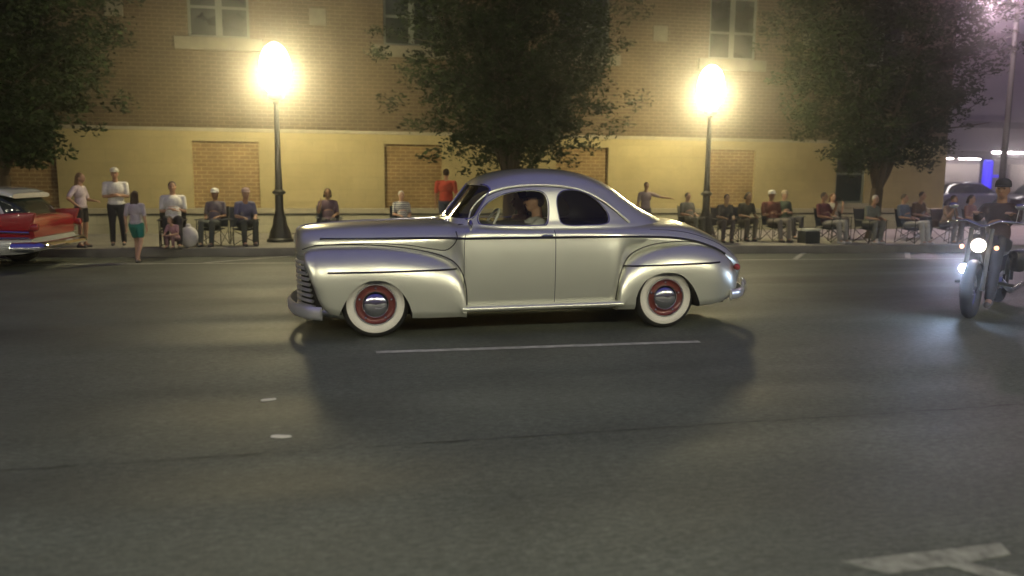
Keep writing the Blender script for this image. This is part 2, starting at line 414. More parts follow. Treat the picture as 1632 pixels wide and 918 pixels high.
# upper wall
def upwin(cx, arch): return (cx-.63, cx+.63, 4.53, 6.6)
ups = [-19.5, -11.2, -6.9, -2.58, 1.75, 6.0, 10.0, 14.4]
uh = [(c-.66, c+.66, 4.55, 6.1) for c in ups]
g = wallcells(BX0, BX1, 2.53, 12, uh, WY+.02, WY+.16); g.box(BX1-.3, BX1-.02, WY+.03, WY+14, 2.53, 12)
g.build('brick_wall', M['brick'], bld, smooth=0, off=OFF)
MB().box(BX0, BX1+.02, WY-.015, WY+.14, 2.47, 2.55).build('string_course', M['trim'], bld, smooth=0, off=OFF, bevel=.01)
MB().box(BX0, BX1+.1, WY-.12, WY+.3, 11.7, 12.1).build('cornice', M['trim'], bld, smooth=0, off=OFF)
def window(a, b, c, d, y, rail, mull=True):
    fr = MB(); t = .06
    fr.box(a, a+t, y, y+.05, c, d).box(b-t, b, y, y+.05, c, d).box(a+t, b-t, y, y+.05, d-t, d).box(a+t, b-t, y, y+.05, c, c+t)
    fr.box(a+t, b-t, y+.005, y+.045, rail-.03, rail+.03)
    if mull: fr.box((a+b)/2-.07, (a+b)/2+.07, y+.002, y+.052, c+t, d-t)
    f = fr.build('window', M['frame'], bld, smooth=0, off=OFF)
    MB().box(a+t, b-t, y+.02, y+.03, c+t, d-t).build('pane', M['glass_dark'], f, smooth=0, off=OFF)
for c in ups:
    window(c-.66, c+.66, 4.55, 6.1, WY+.08, 5.22)
    MB().box(c-.95, c+.95, WY-.06, WY+.03, 4.27, 4.55).build('window_sill', M['trim_dim'], bld, smooth=0, off=OFF, bevel=.01)
    MB().box(c-.85, c+.85, WY-.04, WY+.03, 6.1, 6.35).build('lintel', M['trim_dim'], bld, smooth=0, off=OFF, bevel=.01)
window(*gw, WY+.05, 1.66, False)
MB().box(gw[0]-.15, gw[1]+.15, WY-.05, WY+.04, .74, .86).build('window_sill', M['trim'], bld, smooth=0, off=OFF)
for c in (-4.75, -.4, 3.9, 8.0, 12.2):
    MB().box(c-.19, c+.19, WY-.02, WY+.03, 4.92, 5.30).build('accent_block', M['trim_dim'], bld, smooth=0, off=OFF, bevel=.01)

# ------------------------------------------------------------------ street lamps (acorn)
M['lampglow'] = mat('lamp_glow', (.9, .85, .6), .5, noise=0, emit=(1.0, .85, .46), es=LAMP_S)
M['lamproof'] = mat('lamp_roof_glow', (.9, .85, .6), .5, noise=0, emit=(1.0, .86, .50), es=LAMP_S*.16)
def lamp(x, y, z0, s, label):
    t = empty('street_lamp', (x, y, z0), 0, label, 'street lamp', 'acorn street lamps along the far pavement')
    MB().lathe([(.001, 0), (.27, 0), (.27, .05), (.23, .08), (.20, .22), (.145, .34), (.125, .50), (.095, .56), (.095, .62), (.07, .66)], 16).build('base', M['blackiron'], t)
    MB().lathe([(.085, .6), (.082, .95), (.13, .98), (.13, 1.02), (.075, 1.06), (.062, 1.5), (.045, 2.75*s), (.075, 2.78*s), (.05, 2.82*s)], 14).build('post', M['blackiron'], t)
    h = 2.80*s
    MB().lathe([(.05, h), (.15, h+.06), (.17, h+.12), (.14, h+.18)], 16, cap=True).build('globe_cup', M['blackiron'], t)
    MB().lathe([(.13, h+.18), (.22, h+.30), (.285, h+.50), (.30, h+.62)], 24, cap=True).build('globe', M['lampglow'], t)
    MB().lathe([(.30, h+.622), (.30, h+.72), (.27, h+.88), (.20, h+1.03), (.10, h+1.12), (.02, h+1.15)], 24, cap=True).build('globe_roof', M['lamproof'], t)
    return t
lamp(-1.20, 16.92, .15, 1.0, 'glowing acorn street lamp on black post left of the silver coupe')
lamp(8.28, 17.15, .15, .98, 'glowing acorn street lamp on black post behind the coupe\'s tail')

# tall masts
M['mastglow'] = mat('mast_lamp_glow', (.9, .9, .8), .5, noise=0, emit=(1.0, .93, .66), es=MAST_S)
M['pinkglow'] = mat('pink_lamp_glow', (.9, .7, .8), .5, noise=0, emit=(1.0, .70, .84), es=PINK_S)
def mast(x, y, h, rz, m, label, grp, r=.10):
    t = empty('mast_lamp', (x, y, 0), rz, label, 'street lamp', grp)
    MB().lathe([(.17, 0), (.17, .12), (r, .16), (r*.8, h*.6), (r*.65, h)], 12).build('pole', M['blackiron'], t)
    MB().tube([(0, 0, h-.05), (0, .5, h+.12), (0, 1.3, h+.18)], .04, 8).build('arm', M['blackiron'], t)
    MB().box(-.16, .16, 1.2, 1.85, h+.12, h+.26).build('lamp_head', M['blackiron'], t, bevel=.03, smooth=30)
    MB().box(-.13, .13, 1.25, 1.8, h+.06, h+.118).build('lamp_lens', m, t, smooth=0)
for x_, w_ in ((-13.5, 'fifth from the right'), (-5.2, 'fourth from the right'), (2.6, 'third from the right'), (10.4, 'second from the right'), (18.5, 'rightmost')):
    mast(x_, -8.5, 7.2, 0, M['mastglow'], 'tall mast lamp on the near side behind the camera, %s' % w_, 'tall lamps on the near side of the street')
mast(19.25, 20.3, 6.5, R(115), M['pinkglow'], 'dark tall pole with pinkish lamp beyond the brick building\'s corner', None)

# ------------------------------------------------------------------ trees
def leafmat(name, c):
    m = mat(name, c, .85, noise=.35, nscale=3, spec=.15)
    return m
M['leaf'] = leafmat('leaf_green', (.022, .040, .010))
def leaves(clumps, per, size, seed):
    r = np.random.default_rng(seed); V = []; Fc = []
    for (c, s) in clumps:
        n = max(8, int(per*(s/.35)**1.5))
        P = r.normal(0, 1, (n, 3)); P /= np.linalg.norm(P, axis=1)[:, None]; P *= (r.random((n, 1))**.45)*s
        P[:, 2] *= .6; P += np.array(c)
        for p in P:
            a = r.normal(0, 1, 3); a[2] *= .5; a /= np.linalg.norm(a); b = np.cross(a, r.normal(0, 1, 3)); b /= np.linalg.norm(b)
            L = size*(.6+.8*r.random()); W = L*.42; k = len(V)
            V += [tuple(p-a*L/2), tuple(p+b*W/2), tuple(p+a*L/2), tuple(p-b*W/2)]; Fc.append((k, k+1, k+2, k+3))
    g = MB(); g.v = V; g.f = Fc; return g
def tree(x, y, base, stems, crown, seed, label, nclump=230, per=52, size=.11, skirt=None):
    """crown: function(dir height fraction) -> radius ; vase shaped, stems lean out"""
    rr = random.Random(seed)
    t = empty('street_tree', (x, y, base), 0, label, 'tree', 'street trees in front of the brick building')
    tr = MB(); tips = []
    trunkh, tr_r = stems['h'], stems['r']
    tr.tube([(0, 0, -.05), (.02, 0, .25), (0, .02, trunkh*.6), (.02, 0, trunkh)], [tr_r*1.5, tr_r*1.1, tr_r, tr_r*.95], 12)
    tr.build('trunk', M['bark'], t)
    zt0, zt1, rad, shape = crown
    for i in range(stems['n']):
        a = 2*math.pi*i/stems['n']+rr.uniform(-.4, .4); lean = stems['lean']*rr.uniform(.6, 1.2)
        p = Vector((0, 0, trunkh-.08)); d = Vector((math.cos(a)*lean, math.sin(a)*lean, 1)).normalized()
        pts = [p.copy()]; r_ = [tr_r*.62]; L = zt1*.8
        for k in range(9):
            d = (d+Vector((rr.gauss(0, .10), rr.gauss(0, .10), .04))).normalized(); p = p+d*(L-trunkh)/9; pts.append(p.copy()); r_.append(max(.012, tr_r*.62*(1-(k+1)/10)))
            if k >= 1:
                for q in range(3):
                    a2 = rr.uniform(0, 6.28); bd = Vector((math.cos(a2), math.sin(a2), rr.uniform(.15, .6))).normalized(); bp = p.copy(); bl = [bp.copy()]; br = [r_[-1]*.55]
                    for m_ in range(4):
                        bd = (bd+Vector((rr.gauss(0, .18), rr.gauss(0, .18), rr.gauss(.02, .1)))).normalized(); bp = bp+bd*rad*.17; bl.append(bp.copy()); br.append(max(.006, br[0]*(1-(m_+1)/5)))
                        tips.append(bp.copy())
                    if q == 0 or rr.random() < .5: tr_b.tube(bl, br, 5) if False else limbs.append((bl, br))
        limbs.append((pts, r_))
    lb = MB()
    for pts, r_ in limbs: lb.tube(pts, r_, 6)
    lb.build('limbs', M['bark'], t); limbs.clear()
    cl = []
    while len(cl) < nclump:
        h = rr.random(); z = zt0+(zt1-zt0)*h; R_ = rad*shape(h)
        a = rr.uniform(0, 6.283); q = rr.random()**.5; rr_ = R_*q
        lump = 1+.22*math.sin(3*a+seed+5*h)+.12*math.sin(7*a+seed*2)
        c = (math.cos(a)*rr_*lump, math.sin(a)*rr_*lump*.8, z+rr.gauss(0, .1)-.10*q)
        cl.append((c, rr.uniform(.18, .48)))
    cl += [((p.x, p.y, p.z), rr.uniform(.16, .3)) for p in tips if p.z < zt1 and p.z > zt0-.1 and math.hypot(p.x, p.y) < rad*1.05*shape(max(0, min(1, (p.z-zt0)/(zt1-zt0))))+.15]
    if skirt:
        for c, s in skirt: cl.append((c, s))
    leaves(cl, per, size, seed).build('crown', M['leaf'], t, smooth=0, fix=False)
    return t
limbs = []
vase = lambda h: min(1, .30+1.25*h**.75) if h < .62 else max(.25, 1.05-1.5*(h-.62)**1.3)
mid_sk = [((-1.75, 0, 1.75), .28), ((-1.3, .1, 1.85), .3), ((-2.0, 0, 2.4), .35), ((-1.0, 0, 1.45), .2), ((-.6, 0, 1.4), .18), ((1.3, .1, 1.7), .28), ((1.75, 0, 2.0), .3), ((2.1, .1, 2.3), .32), ((2.45, .1, 2.5), .3), ((1.1, 0, 1.45), .18), ((-2.4, 0, 2.8), .4), ((2.7, 0, 3.0), .4)]
tree(3.49, 16.42, .15, dict(h=1.25, r=.15, n=5, lean=.40), (1.75, 6.6, 2.5, vase), 3, 'dark leafy street tree rising behind the roof of the silver coupe', nclump=470, per=66, skirt=mid_sk)
tree(12.2, 16.45, .15, dict(h=1.15, r=.14, n=4, lean=.45), (1.75, 6.8, 2.6, vase), 11, 'leafy street tree on the pavement near the brick building\'s right corner', nclump=480, per=62,
     skirt=[((-1.4, 0, 1.9), .3), ((-1.9, 0, 2.4), .35), ((1.3, 0, 1.7), .3), ((1.8, 0, 2.1), .35)])
tree(-6.15, 16.6, .15, dict(h=1.3, r=.15, n=4, lean=.38), (1.7, 7.2, 2.1, vase), 23, 'dark street tree above the red and white car at the left edge', nclump=620, per=70,
     skirt=[((1.1, 0, 1.75), .3), ((.6, 0, 1.6), .3), ((1.6, 0, 2.2), .35), ((2.1, 0, 2.7), .4), ((-1, 0, 1.8), .3)])

# ------------------------------------------------------------------ the silver coupe
YC = 8.30; X0 = 1.76
car = empty('vintage_coupe', (X0, YC, 0), 0, 'silver vintage two door coupe with whitewall tyres driving left', 'car')
CO = (X0, 0, 0)      # car meshes are written as x along the street, y from the centre line, z up
def cb(mb, name, m, parent=None, smooth=35, **k): return mb.build(name, m, parent or car, smooth, off=CO, **k)
CARSEAM = []
def full_section(row):
    x, zb, wb, wm, ws, zs, zt, n = row
    half = []
    for t in np.linspace(0, 1, 12):
        y = (1-t)**2*wb+2*t*(1-t)*(2*wm-.5*(wb+ws))+t*t*ws; half.append((y, zb+(zs-zb)*t))
    for a in np.linspace(0, math.pi/2, 22)[1:]:
        half.append((ws*abs(math.cos(a))**(2/n), zs+(zt-zs)*math.sin(a)**(2/n)))
    ring = [(x, -y, z) for y, z in half]+[(x, y, z) for y, z in half[::-1][1:]]
    return ring
body_rows = [
 (-.447, .74, .01, .02, .03, .80, .87, 2.0), (-.440, .70, .08, .12, .15, .80, .935, 2.1), (-.415, .68, .17, .24, .27, .81, .978, 2.2), (-.35, .60, .26, .35, .385, .82, 1.006, 2.3),
 (-.2, .5, .34, .44, .47, .83, 1.028, 2.4), (.1, .4, .38, .5, .545, .83, 1.05, 2.5), (.5, .4, .42, .56, .61, .84, 1.066, 2.6), (.88, .35, .5, .62, .69, .865, 1.080, 2.7),
 (1.03, .27, .68, .72, .76, .885, 1.082, 2.8), (1.15, .23, .80, .850, .842, .915, 1.078, 3.0), (1.3, .23, .82, .872, .860, .93, 1.07, 3.2), (1.8, .23, .82, .878, .866, .935, 1.06, 3.2),
 (2.4, .23, .82, .878, .866, .935, 1.06, 3.1), (2.68, .23, .80, .87, .858, .93, 1.06, 2.9), (2.86, .28, .62, .70, .845, .915, 1.072, 2.7), (3.2, .3, .55, .6, .80, .885, 1.088, 2.45),
 (3.5, .3, .55, .6, .735, .83, 1.078, 2.35), (3.75, .3, .55, .6, .67, .77, 1.005, 2.25), (3.97, .3, .5, .56, .60, .69, .905, 2.2), (4.13, .3, .42, .48, .51, .62, .80, 2.2),
 (4.235, .34, .30, .38, .40, .56, .68, 2.2), (4.285, .42, .12, .18, .19, .52, .60, 2.1), (4.295, .48, .01, .02, .03, .50, .55, 2.0)]
rows = catmull(body_rows, 170); rows[:, 2:5] = np.maximum(rows[:, 2:5], .008)
P = np.array([full_section(r) for r in rows])
g = MB(); g.grid(P, closed_v=True)
nb = P.shape[1]; g.f.append(tuple(range(nb))); g.f.append(tuple(range((len(rows)-1)*nb, len(rows)*nb)))
body = cb(g, 'body', M['silver'], smooth=40)

# cabin by plan contours
cab = np.array([ # z, xf, xr, w, nf, nr
 (.94, .90, 3.62, .805, 3.8, 2.5), (1.04, 1.00, 3.47, .775, 3.8, 2.5), (1.10, 1.045, 3.35, .752, 3.7, 2.45), (1.20, 1.12, 3.15, .728, 3.6, 2.4), (1.30, 1.20, 2.99, .700, 3.4, 2.4),
 (1.39, 1.268, 2.865, .668, 3.2, 2.4), (1.45, 1.325, 2.765, .625, 3.0, 2.35), (1.505, 1.41, 2.65, .555, 2.7, 2.3), (1.55, 1.53, 2.51, .455, 2.5, 2.3), (1.58, 1.67, 2.37, .34, 2.3, 2.2), (1.597, 1.82, 2.22, .21, 2.1, 2.1), (1.603, 1.99, 2.03, .02, 2, 2)])
def cabin_grid(off, nz, nt):
    rr = catmull(cab, nz); G = []
    for z, xf, xr, w, nf, nr in rr:
        xf += off; xr -= off; w = max(.012, w-off); xm = 2.0
        xf = min(xf, 1.995); xr = max(xr, 2.005); z -= off*.5*max(0, (z-1.3)/.3); row = []
        for t in np.linspace(0, 2*math.pi, nt, endpoint=False):
            c, s = math.cos(t), math.sin(t); n = nf if c > 0 else nr
            # even out spacing
            ax = (xm-xf) if c > 0 else (xr-xm)
            x = xm-math.copysign(abs(c)**(2/n), c)*ax; y = math.copysign(abs(s)**(2/n), s)*w
            row.append((x, y, z))
        G.append(row)
    return np.array(G)
G = cabin_grid(0, 90, 200)
g = MB(); g.grid(G, closed_v=True); nt_ = 200
g.f.append(tuple(range((90-1)*nt_, 90*nt_)))
Gi = cabin_grid(.035, 60, 120); b0 = len(g.v); g.grid(Gi, closed_v=True); g.f.append(tuple(b0+i for i in range(59*120, 60*120))[::-1])
# solid ring between outer and inner lower edges
g2 = MB(); g2.v = list(g.v); g2.f = list(g.f)
# close: put bottom fan joining both loops (outer 200, inner 120)
lo = list(range(200)); li = [b0+i for i in range(120)]
i = j = 0
while i < 200 or j < 120:
    if (i/200 <= j/120 and i < 200) or j >= 120:
        g2.f.append((lo[i % 200], lo[(i+1) % 200], li[j % 120])); i += 1
    else:
        g2.f.append((lo[i % 200], li[(j+1) % 120], li[j % 120])); j += 1
roof = cb(g2, 'roof', M['silver'], smooth=0)
win1 = catclosed([(1.325, 1.15), (1.315, 1.085), (1.36, 1.055), (1.60, 1.05), (1.90, 1.05), (1.965, 1.07), (1.985, 1.15), (1.985, 1.27), (1.955, 1.345), (1.88, 1.375), (1.75, 1.375), (1.60, 1.35), (1.48, 1.30), (1.39, 1.235)], 70)
win2 = catclosed([(2.10, 1.16), (2.09, 1.27), (2.115, 1.345), (2.19, 1.38), (2.32, 1.375), (2.45, 1.325), (2.555, 1.24), (2.615, 1.15), (2.61, 1.08), (2.53, 1.055), (2.35, 1.05), (2.20, 1.05), (2.125, 1.075)], 70)
def rrect(pts, r=.03):
    out = []; n = len(pts)
    for i in range(n):
        p = Vector(pts[i]); a = (Vector(pts[i-1])-p).normalized(); b = (Vector(pts[(i+1) % n])-p).normalized()
        for t in np.linspace(0, 1, 6):
            q = (p+a*r)*(1-t)**2+p*2*t*(1-t)+(p+b*r)*t*t; out.append((q.x, q.y))
    return out
ws_l = rrect([(-.03, 1.115), (-.655, 1.105), (-.575, 1.385), (-.50, 1.425), (-.03, 1.43)], .04)
ws_r = [(-a, b) for a, b in ws_l][::-1]
rw = rrect([(-.30, 1.24), (.30, 1.24), (.26, 1.42), (-.26, 1.42)], .08)
tmpoff = CO
cs = []
for s in (-1, 1):
    for wn in (win1, win2):
        cs.append(MB().prism([tuple(p) for p in wn], s*.35, s*1.2, 'y').build('cutter', M['dark_in'], None, 0, off=(X0, -YC, 0)))
cs.append(MB().prism(ws_l, .6, 1.75, 'x').build('cutter', M['dark_in'], None, 0, off=(X0, -YC, 0)))
cs.append(MB().prism(ws_r, .6, 1.75, 'x').build('cutter', M['dark_in'], None, 0, off=(X0, -YC, 0)))
cs.append(MB().prism(rw, 2.4, 3.6, 'x').build('cutter', M['dark_in'], None, 0, off=(X0, -YC, 0)))
for c in cs: c.location = (X0, 0, 0); 
bpy.context.view_layer.update()
cut(roof, cs); smooth_mesh(roof.data, 30)

def bvh_of(obs):
    V = []; Fc = []
    for o in obs:
        b = len(V); V += [v.co+Vector((X0, 0, 0)) for v in o.data.vertices]; Fc += [[b+i for i in p.vertices] for p in o.data.polygons]
    return BVHTree.FromPolygons(V, Fc)
bm_ = MB(); bm_.grid(G, closed_v=True); 
cab_bvh = BVHTree.FromPolygons([Vector(v) for v in bm_.v], bm_.f)
def snap(bv, pts, side=-1, lift=.0):
    out = []
    for x, z in pts:
        h = bv.ray_cast(Vector((x, side*3, z)), Vector((0, -side, 0)))[0]
        if h is not None: out.append(Vector((x, h.y+side*lift, z)))
    return out
def snapx(bv, pts, d=1, x0=-2, lift=0.):
    out = []
    for y, z in pts:
        h = bv.ray_cast(Vector((x0, y, z)), Vector((d, 0, 0)))[0]
        if h is not None: out.append(Vector((h.x-d*lift, y, z)))
    return out
# glass
Gg = cabin_grid(.014, 120, 300)
def glass(pred, name, m, label=None):
    g = MB(); a, b = Gg.shape[:2]; keep = []
    for i in range(a-1):
        for j in range(b):
            c = (Gg[i, j]+Gg[i+1, (j+1) % b])/2
            if pred(c): keep.append((i*b+j, i*b+(j+1) % b, (i+1)*b+(j+1) % b, (i+1)*b+j))
    used = sorted({i for f in keep for i in f}); mp = {u: k for k, u in enumerate(used)}; V = Gg.reshape(-1, 3)
    g.add([V[u] for u in used], [tuple(mp[i] for i in f) for f in keep])
    o = cb(g, name, m, smooth=180)
    if label: o['label'] = label
    return o
def grow(poly, k):
    c = np.mean(np.array(poly), axis=0); return [tuple(c+(np.array(p)-c)*k) for p in poly]
w1g, w2g, wlg, wrg, rwg = grow(win1, 1.05), grow(win2, 1.05), grow(ws_l, 1.05), grow(ws_r, 1.05), grow(rw, 1.06)
for s in (-1, 1):
    glass(lambda c: c[1]*s > .3 and inpoly((c[0], c[2]), w1g), 'door_glass', M['glass'])
    glass(lambda c: c[1]*s > .3 and inpoly((c[0], c[2]), w2g), 'quarter_glass', M['glass_dim'], 'dark rear quarter window glass')
for pg in (wlg, wrg):
    glass(lambda c: c[0] < 1.75 and inpoly((c[1], c[2]), pg), 'windscreen', M['glass_dim'])
glass(lambda c: c[0] > 2.4 and inpoly((c[1], c[2]), rwg), 'rear_window', M['glass_dim'])
for s in (-1, 1):
    cb(MB().tube(snap(cab_bvh, grow(win1, 1.03), s, .002), .0075, 6, True), 'window_trim', M['chrome'])
    cb(MB().tube(snap(cab_bvh, grow(win2, 1.03), s, .002), .0075, 6, True), 'window_trim', M['chrome'])
    cb(MB().tube(snap(cab_bvh, catmull([(1.215, 1.085), (1.255, 1.19), (1.335, 1.285), (1.45, 1.365), (1.63, 1.415), (1.85, 1.435), (2.1, 1.43), (2.32, 1.395), (2.53, 1.31), (2.70, 1.20), (2.86, 1.07)], 50), s, .003), .009, 6), 'drip_rail', M['silver'])
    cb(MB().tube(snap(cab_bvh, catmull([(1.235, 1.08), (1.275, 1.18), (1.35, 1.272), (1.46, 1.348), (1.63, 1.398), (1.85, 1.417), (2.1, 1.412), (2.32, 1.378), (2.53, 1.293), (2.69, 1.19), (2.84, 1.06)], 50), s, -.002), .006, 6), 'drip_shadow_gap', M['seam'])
for pg in (ws_l, ws_r):
    cb(MB().tube(snapx(cab_bvh, grow(pg, 1.02), 1, .3, .004), .011, 6, True), 'windscreen_trim', M['chrome'])

# fenders
def fender(rows_, side, name, arch):
    rr = catmull(rows_, 80); Gf = []
    for x, zt, zb, wo, wi in rr:
        hgt = max(.01, zt-zb); hc = min(.33, hgt*.85); yc = wi+(wo-wi)*.38; row = []
        ro = min(.05, hgt*.25); ry = min(.07, (wo-wi)*.3)
        row += [(wi, zb), ((wi+wo)/2, zb), (wo-ry*1.4, zb), (wo-ry*.5-.012, zb+ro*.25), (wo-.018, zb+ro)]
        z1 = zt-hc
        if z1 < zb+ro: z1 = zb+ro+1e-3
        for t in np.linspace(0, 1, 8)[1:]: row.append((wo-.018*(1-t)**1.5, zb+ro+(z1-zb-ro)*t))
        for a in np.linspace(0, math.pi/2, 24)[1:]:
            row.append((yc+(wo-yc)*abs(math.cos(a))**(2/2.35), z1+(zt-z1)*math.sin(a)**(2/2.35)))
        for t in np.linspace(0, 1, 7)[1:]: row.append((yc+(wi-yc)*t, zt-min(.10, hgt*.4)*t*t))
        Gf.append([(x, side*y, z) for y, z in row])
    Gf = np.array(Gf); g = MB(); g.grid(Gf, closed_v=True); n = Gf.shape[1]
    g.f.append(tuple(range(n))); g.f.append(tuple(range(79*n, 80*n)))
    o = cb(g, name, M['silver'], smooth=0)
    c = MB().prism(arch, side*.57, side*1.3, 'y').build('cutter', M['under'], None, 0, off=CO); c.location = (X0, YC, 0)
    bpy.context.view_layer.update()
    cut(o, [c]); smooth_mesh(o.data, 32)
    return o
ff = [(-.338, .745, .715, .68, .58), (-.330, .785, .67, .74, .52), (-.305, .808, .60, .785, .44), (-.26, .822, .49, .825, .42), (-.20, .830, .33, .855, .42), (-.12, .836, .235, .88, .42), (.0, .839, .205, .90, .43),
      (.2, .842, .19, .915, .46), (.4, .832, .18, .92, .5), (.6, .812, .175, .92, .52), (.78, .785, .17, .92, .55), (.92, .745, .17, .917, .6), (1.02, .70, .17, .913, .62), (1.09, .63, .17, .907, .66), (1.135, .53, .17, .904, .70), (1.158, .38, .17, .902, .72), (1.165, .22, .17, .900, .74)]
rf = [(2.685, .24, .20, .872, .72), (2.693, .38, .20, .885, .70), (2.712, .53, .20, .902, .65), (2.765, .65, .20, .914, .6), (2.86, .745, .20, .923, .56), (3.0, .815, .20, .930, .52), (3.17, .853, .20, .932, .5), (3.37, .862, .205, .927, .5),
      (3.58, .845, .215, .912, .48), (3.75, .808, .23, .88, .46), (3.88, .76, .255, .828, .42), (3.98, .705, .29, .765, .40), (4.06, .645, .335, .68, .38), (4.115, .58, .39, .58, .34), (4.14, .51, .45, .46, .30)]
archF = [(-.045, 0), (-.03, .22), (.03, .35), (.10, .455), (.20, .53), (.31, .555), (.42, .535), (.52, .47), (.60, .36), (.645, .24), (.66, 0)]
archR = [(2.86, 0), (2.86, .33), (2.89, .42), (2.96, .51), (3.07, .565), (3.20, .58), (3.32, .555), (3.42, .48), (3.50, .37), (3.56, .24), (3.60, 0)]
archF = [(-.05, -.1)]+[tuple(p) for p in catmull(archF[1:-1], 40)]+[(.665, -.1)]
archR = [(2.86, -.1)]+[tuple(p) for p in catmull(archR[1:-1], 40)]+[(3.58, -.1)]
fend = []
for s in (-1, 1):
    fend.append(fender(ff, s, 'front_fender', archF)); fend.append(fender(rf, s, 'rear_fender', archR))
allb = bvh_of([body]+fend)
bodb = bvh_of([body])
for s in (-1, 1):
    T = catmull([(-.19, .905), (.33, .912), (.91, .925), (1.4, .932), (2.01, .935), (2.6, .938), (3.0, .932), (3.3, .915), (3.55, .875), (3.8, .80), (3.95, .73)], 120)
    cb(MB().tube(snap(bodb, T, s, .004), .0125, 6), 'side_trim', M['chrome_trim'])
    cb(MB().tube(snap(allb, catmull([(-.12, .625), (.3, .63), (.7, .635), (1.075, .64)], 40), s, .004), .010, 6), 'fender_trim', M['chrome_trim'])
    cb(MB().tube(snap(allb, catmull([(2.745, .642), (3.0, .652), (3.4, .662), (3.78, .668)], 40), s, .004), .010, 6), 'fender_trim', M['chrome_trim'])
    cb(MB().tube(snap(bodb, catmull([(1.162, .97), (1.15, .90), (1.145, .7), (1.145, .25)], 30), s, -.001), .004, 5), 'door_gap', M['seam'])
    cb(MB().tube(snap(bodb, catmull([(2.03, 1.0), (2.035, .9), (2.035, .6), (2.04, .26)], 30), s, -.001), .004, 5), 'door_gap', M['seam'])
    cb(MB().tube(snap(bodb, catmull([(-.36, .80), (-.25, .835), (0, .86), (.3, .868), (.62, .855), (.86, .82), (.98, .81), (1.05, .86), (1.085, .93), (1.08, .99)], 60), s, -.001), .006, 5), 'hood_gap', M['seam'])
    for nm, pp in (('front_fender_gap', [(1.00, .735), (1.06, .70), (1.115, .63), (1.15, .53), (1.172, .38), (1.178, .20)]), ('front_fender_gap', [(-.25, .842), (-.1, .852), (.2, .856), (.4, .848), (.6, .829), (.78, .80), (.92, .765), (1.00, .735)]),
                   ('rear_fender_gap', [(2.674, .23), (2.680, .38), (2.700, .54), (2.752, .66), (2.848, .757), (2.99, .828), (3.17, .868), (3.37, .877), (3.58, .860), (3.75, .824)])):
        cb(MB().tube(snap(bodb, catmull(pp, 50), s, .0), .0065, 5), nm, M['seam'])
    # trunk edge
    cb(MB().tube(snap(bodb, catmull([(3.05, 1.00), (3.3, .985), (3.55, .945), (3.8, .87), (3.98, .79), (4.1, .70)], 40), s, -.001), .005, 5), 'boot_gap', M['seam'])
    # door handle
    hp = snap(bodb, [(1.90, .965), (2.0, .965)], s)
    yy = hp[0].y
    hm = MB().tube([(1.885, yy+s*.03, .955), (1.92, yy+s*.035, .957), (1.97, yy+s*.034, .957), (2.0, yy+s*.03, .956)], [.006, .011, .011, .009], 8)
    hm.tube([(1.99, yy, .956), (1.99, yy+s*.034, .956)], .010, 8); cb(hm, 'door_handle', M['chrome'])
    # sill / running board
    sb = MB()
    prof = [(.83, .225), (.885, .228), (.912, .245), (.915, .265), (.895, .283), (.86, .29), (.83, .292)]
    sb.grid(np.array([[(x, s*y, z+(x-1.1)*.010) for y, z in prof] for x in np.linspace(1.12, 2.73, 20)])); cb(sb, 'running_board', M['silver'], smooth=60)
    # wing mirror
    my = -.86 if s < 0 else .86
    mm = MB().tube([(1.215, my*.955, 1.00), (1.20, my*1.02, 1.03), (1.20, my*1.06, 1.06)], .008, 8).ell((1.19, my*1.08, 1.065), (.025, .062, .045)); cb(mm, 'wing_mirror', M['chrome'])
    # head lamp
    hl = MB().lathe([(.072, -.015), (.095, -.012), (.100, .0), (.095, .03), (.08, .06)], 20, 'x', (-.318, s*.635, .690)); h_ = cb(hl, 'headlight', M['chrome'])
    cb(MB().lathe([(.001, -.022), (.05, -.018), (.082, -.006)], 20, 'x', (-.318, s*.635, .690)), 'lens', M['lens'], h_)
    # tail lamp
    M['redoff'] = mat('unlit_red_lens', (.35, .02, .02), .15, coat=1, noise=.05)
    h_ = cb(MB().ell((4.045, s*.70, .60), (.03, .055, .035)), 'tail_light', M['redoff'])
# hood ornament, centre moulding, windscreen divider, wipers
cb(MB().tube([(x, 0, z) for x, z in catmull([(-.452, .83), (-.448, .90), (-.42, .985), (-.35, 1.012), (-.2, 1.032), (.1, 1.055), (.5, 1.070), (.88, 1.084), (1.0, 1.088)], 40)], .007, 6), 'hood_moulding', M['chrome'])
cb(MB().tube(snapx(cab_bvh, [(0, z) for z in np.linspace(1.09, 1.44, 8)], 1, .3, .006), .010, 6), 'windscreen_divider', M['chrome'])
for y in (-.22, .12):
    cb(MB().tube([(.93, y, 1.085), (.985, y-.06, 1.11), (1.00, y-.32, 1.125)], .005, 5), 'wiper', M['chrome'])
cb(MB().ell((1.02, -.52, 1.085), (.03, .02, .016)), 'cowl_fitting', M['chrome'])
# grille
pl = lambda y: -.425+.30*(abs(y)/.5)**2.4*.55
ys = np.linspace(-.56, .56, 41)
g = MB(); g.grid(np.array([[(pl(y)+.03+(.72-z)*.0, y, z) for y in ys] for z in (.21, .4, .6, .76)])); cb(g, 'grille_backing', M['under'], smooth=60)
for k in range(9):
    z = .255+k*.052
    ext = .50-.012*k
    cb(MB().tube([(pl(y)-.004*k*.3, y, z+.0) for y in np.linspace(-ext, ext, 31)], .0185, 8, flat=.8), 'grille_bar', M['chrome_soft'])
cb(MB().tube([(pl(y)-.008, y, .745) for y in np.linspace(-.44, .44, 31)], .022, 8), 'grille_surround', M['silver'])
g = MB(); g.grid(np.array([[(pl(y)+dx, y, z) for y in np.linspace(-.75, .75, 41)] for dx, z in ((.05, .24), (.0, .225), (-.005, .20), (.05, .165), (.15, .16))])); cb(g, 'valance', M['silver'], smooth=60)
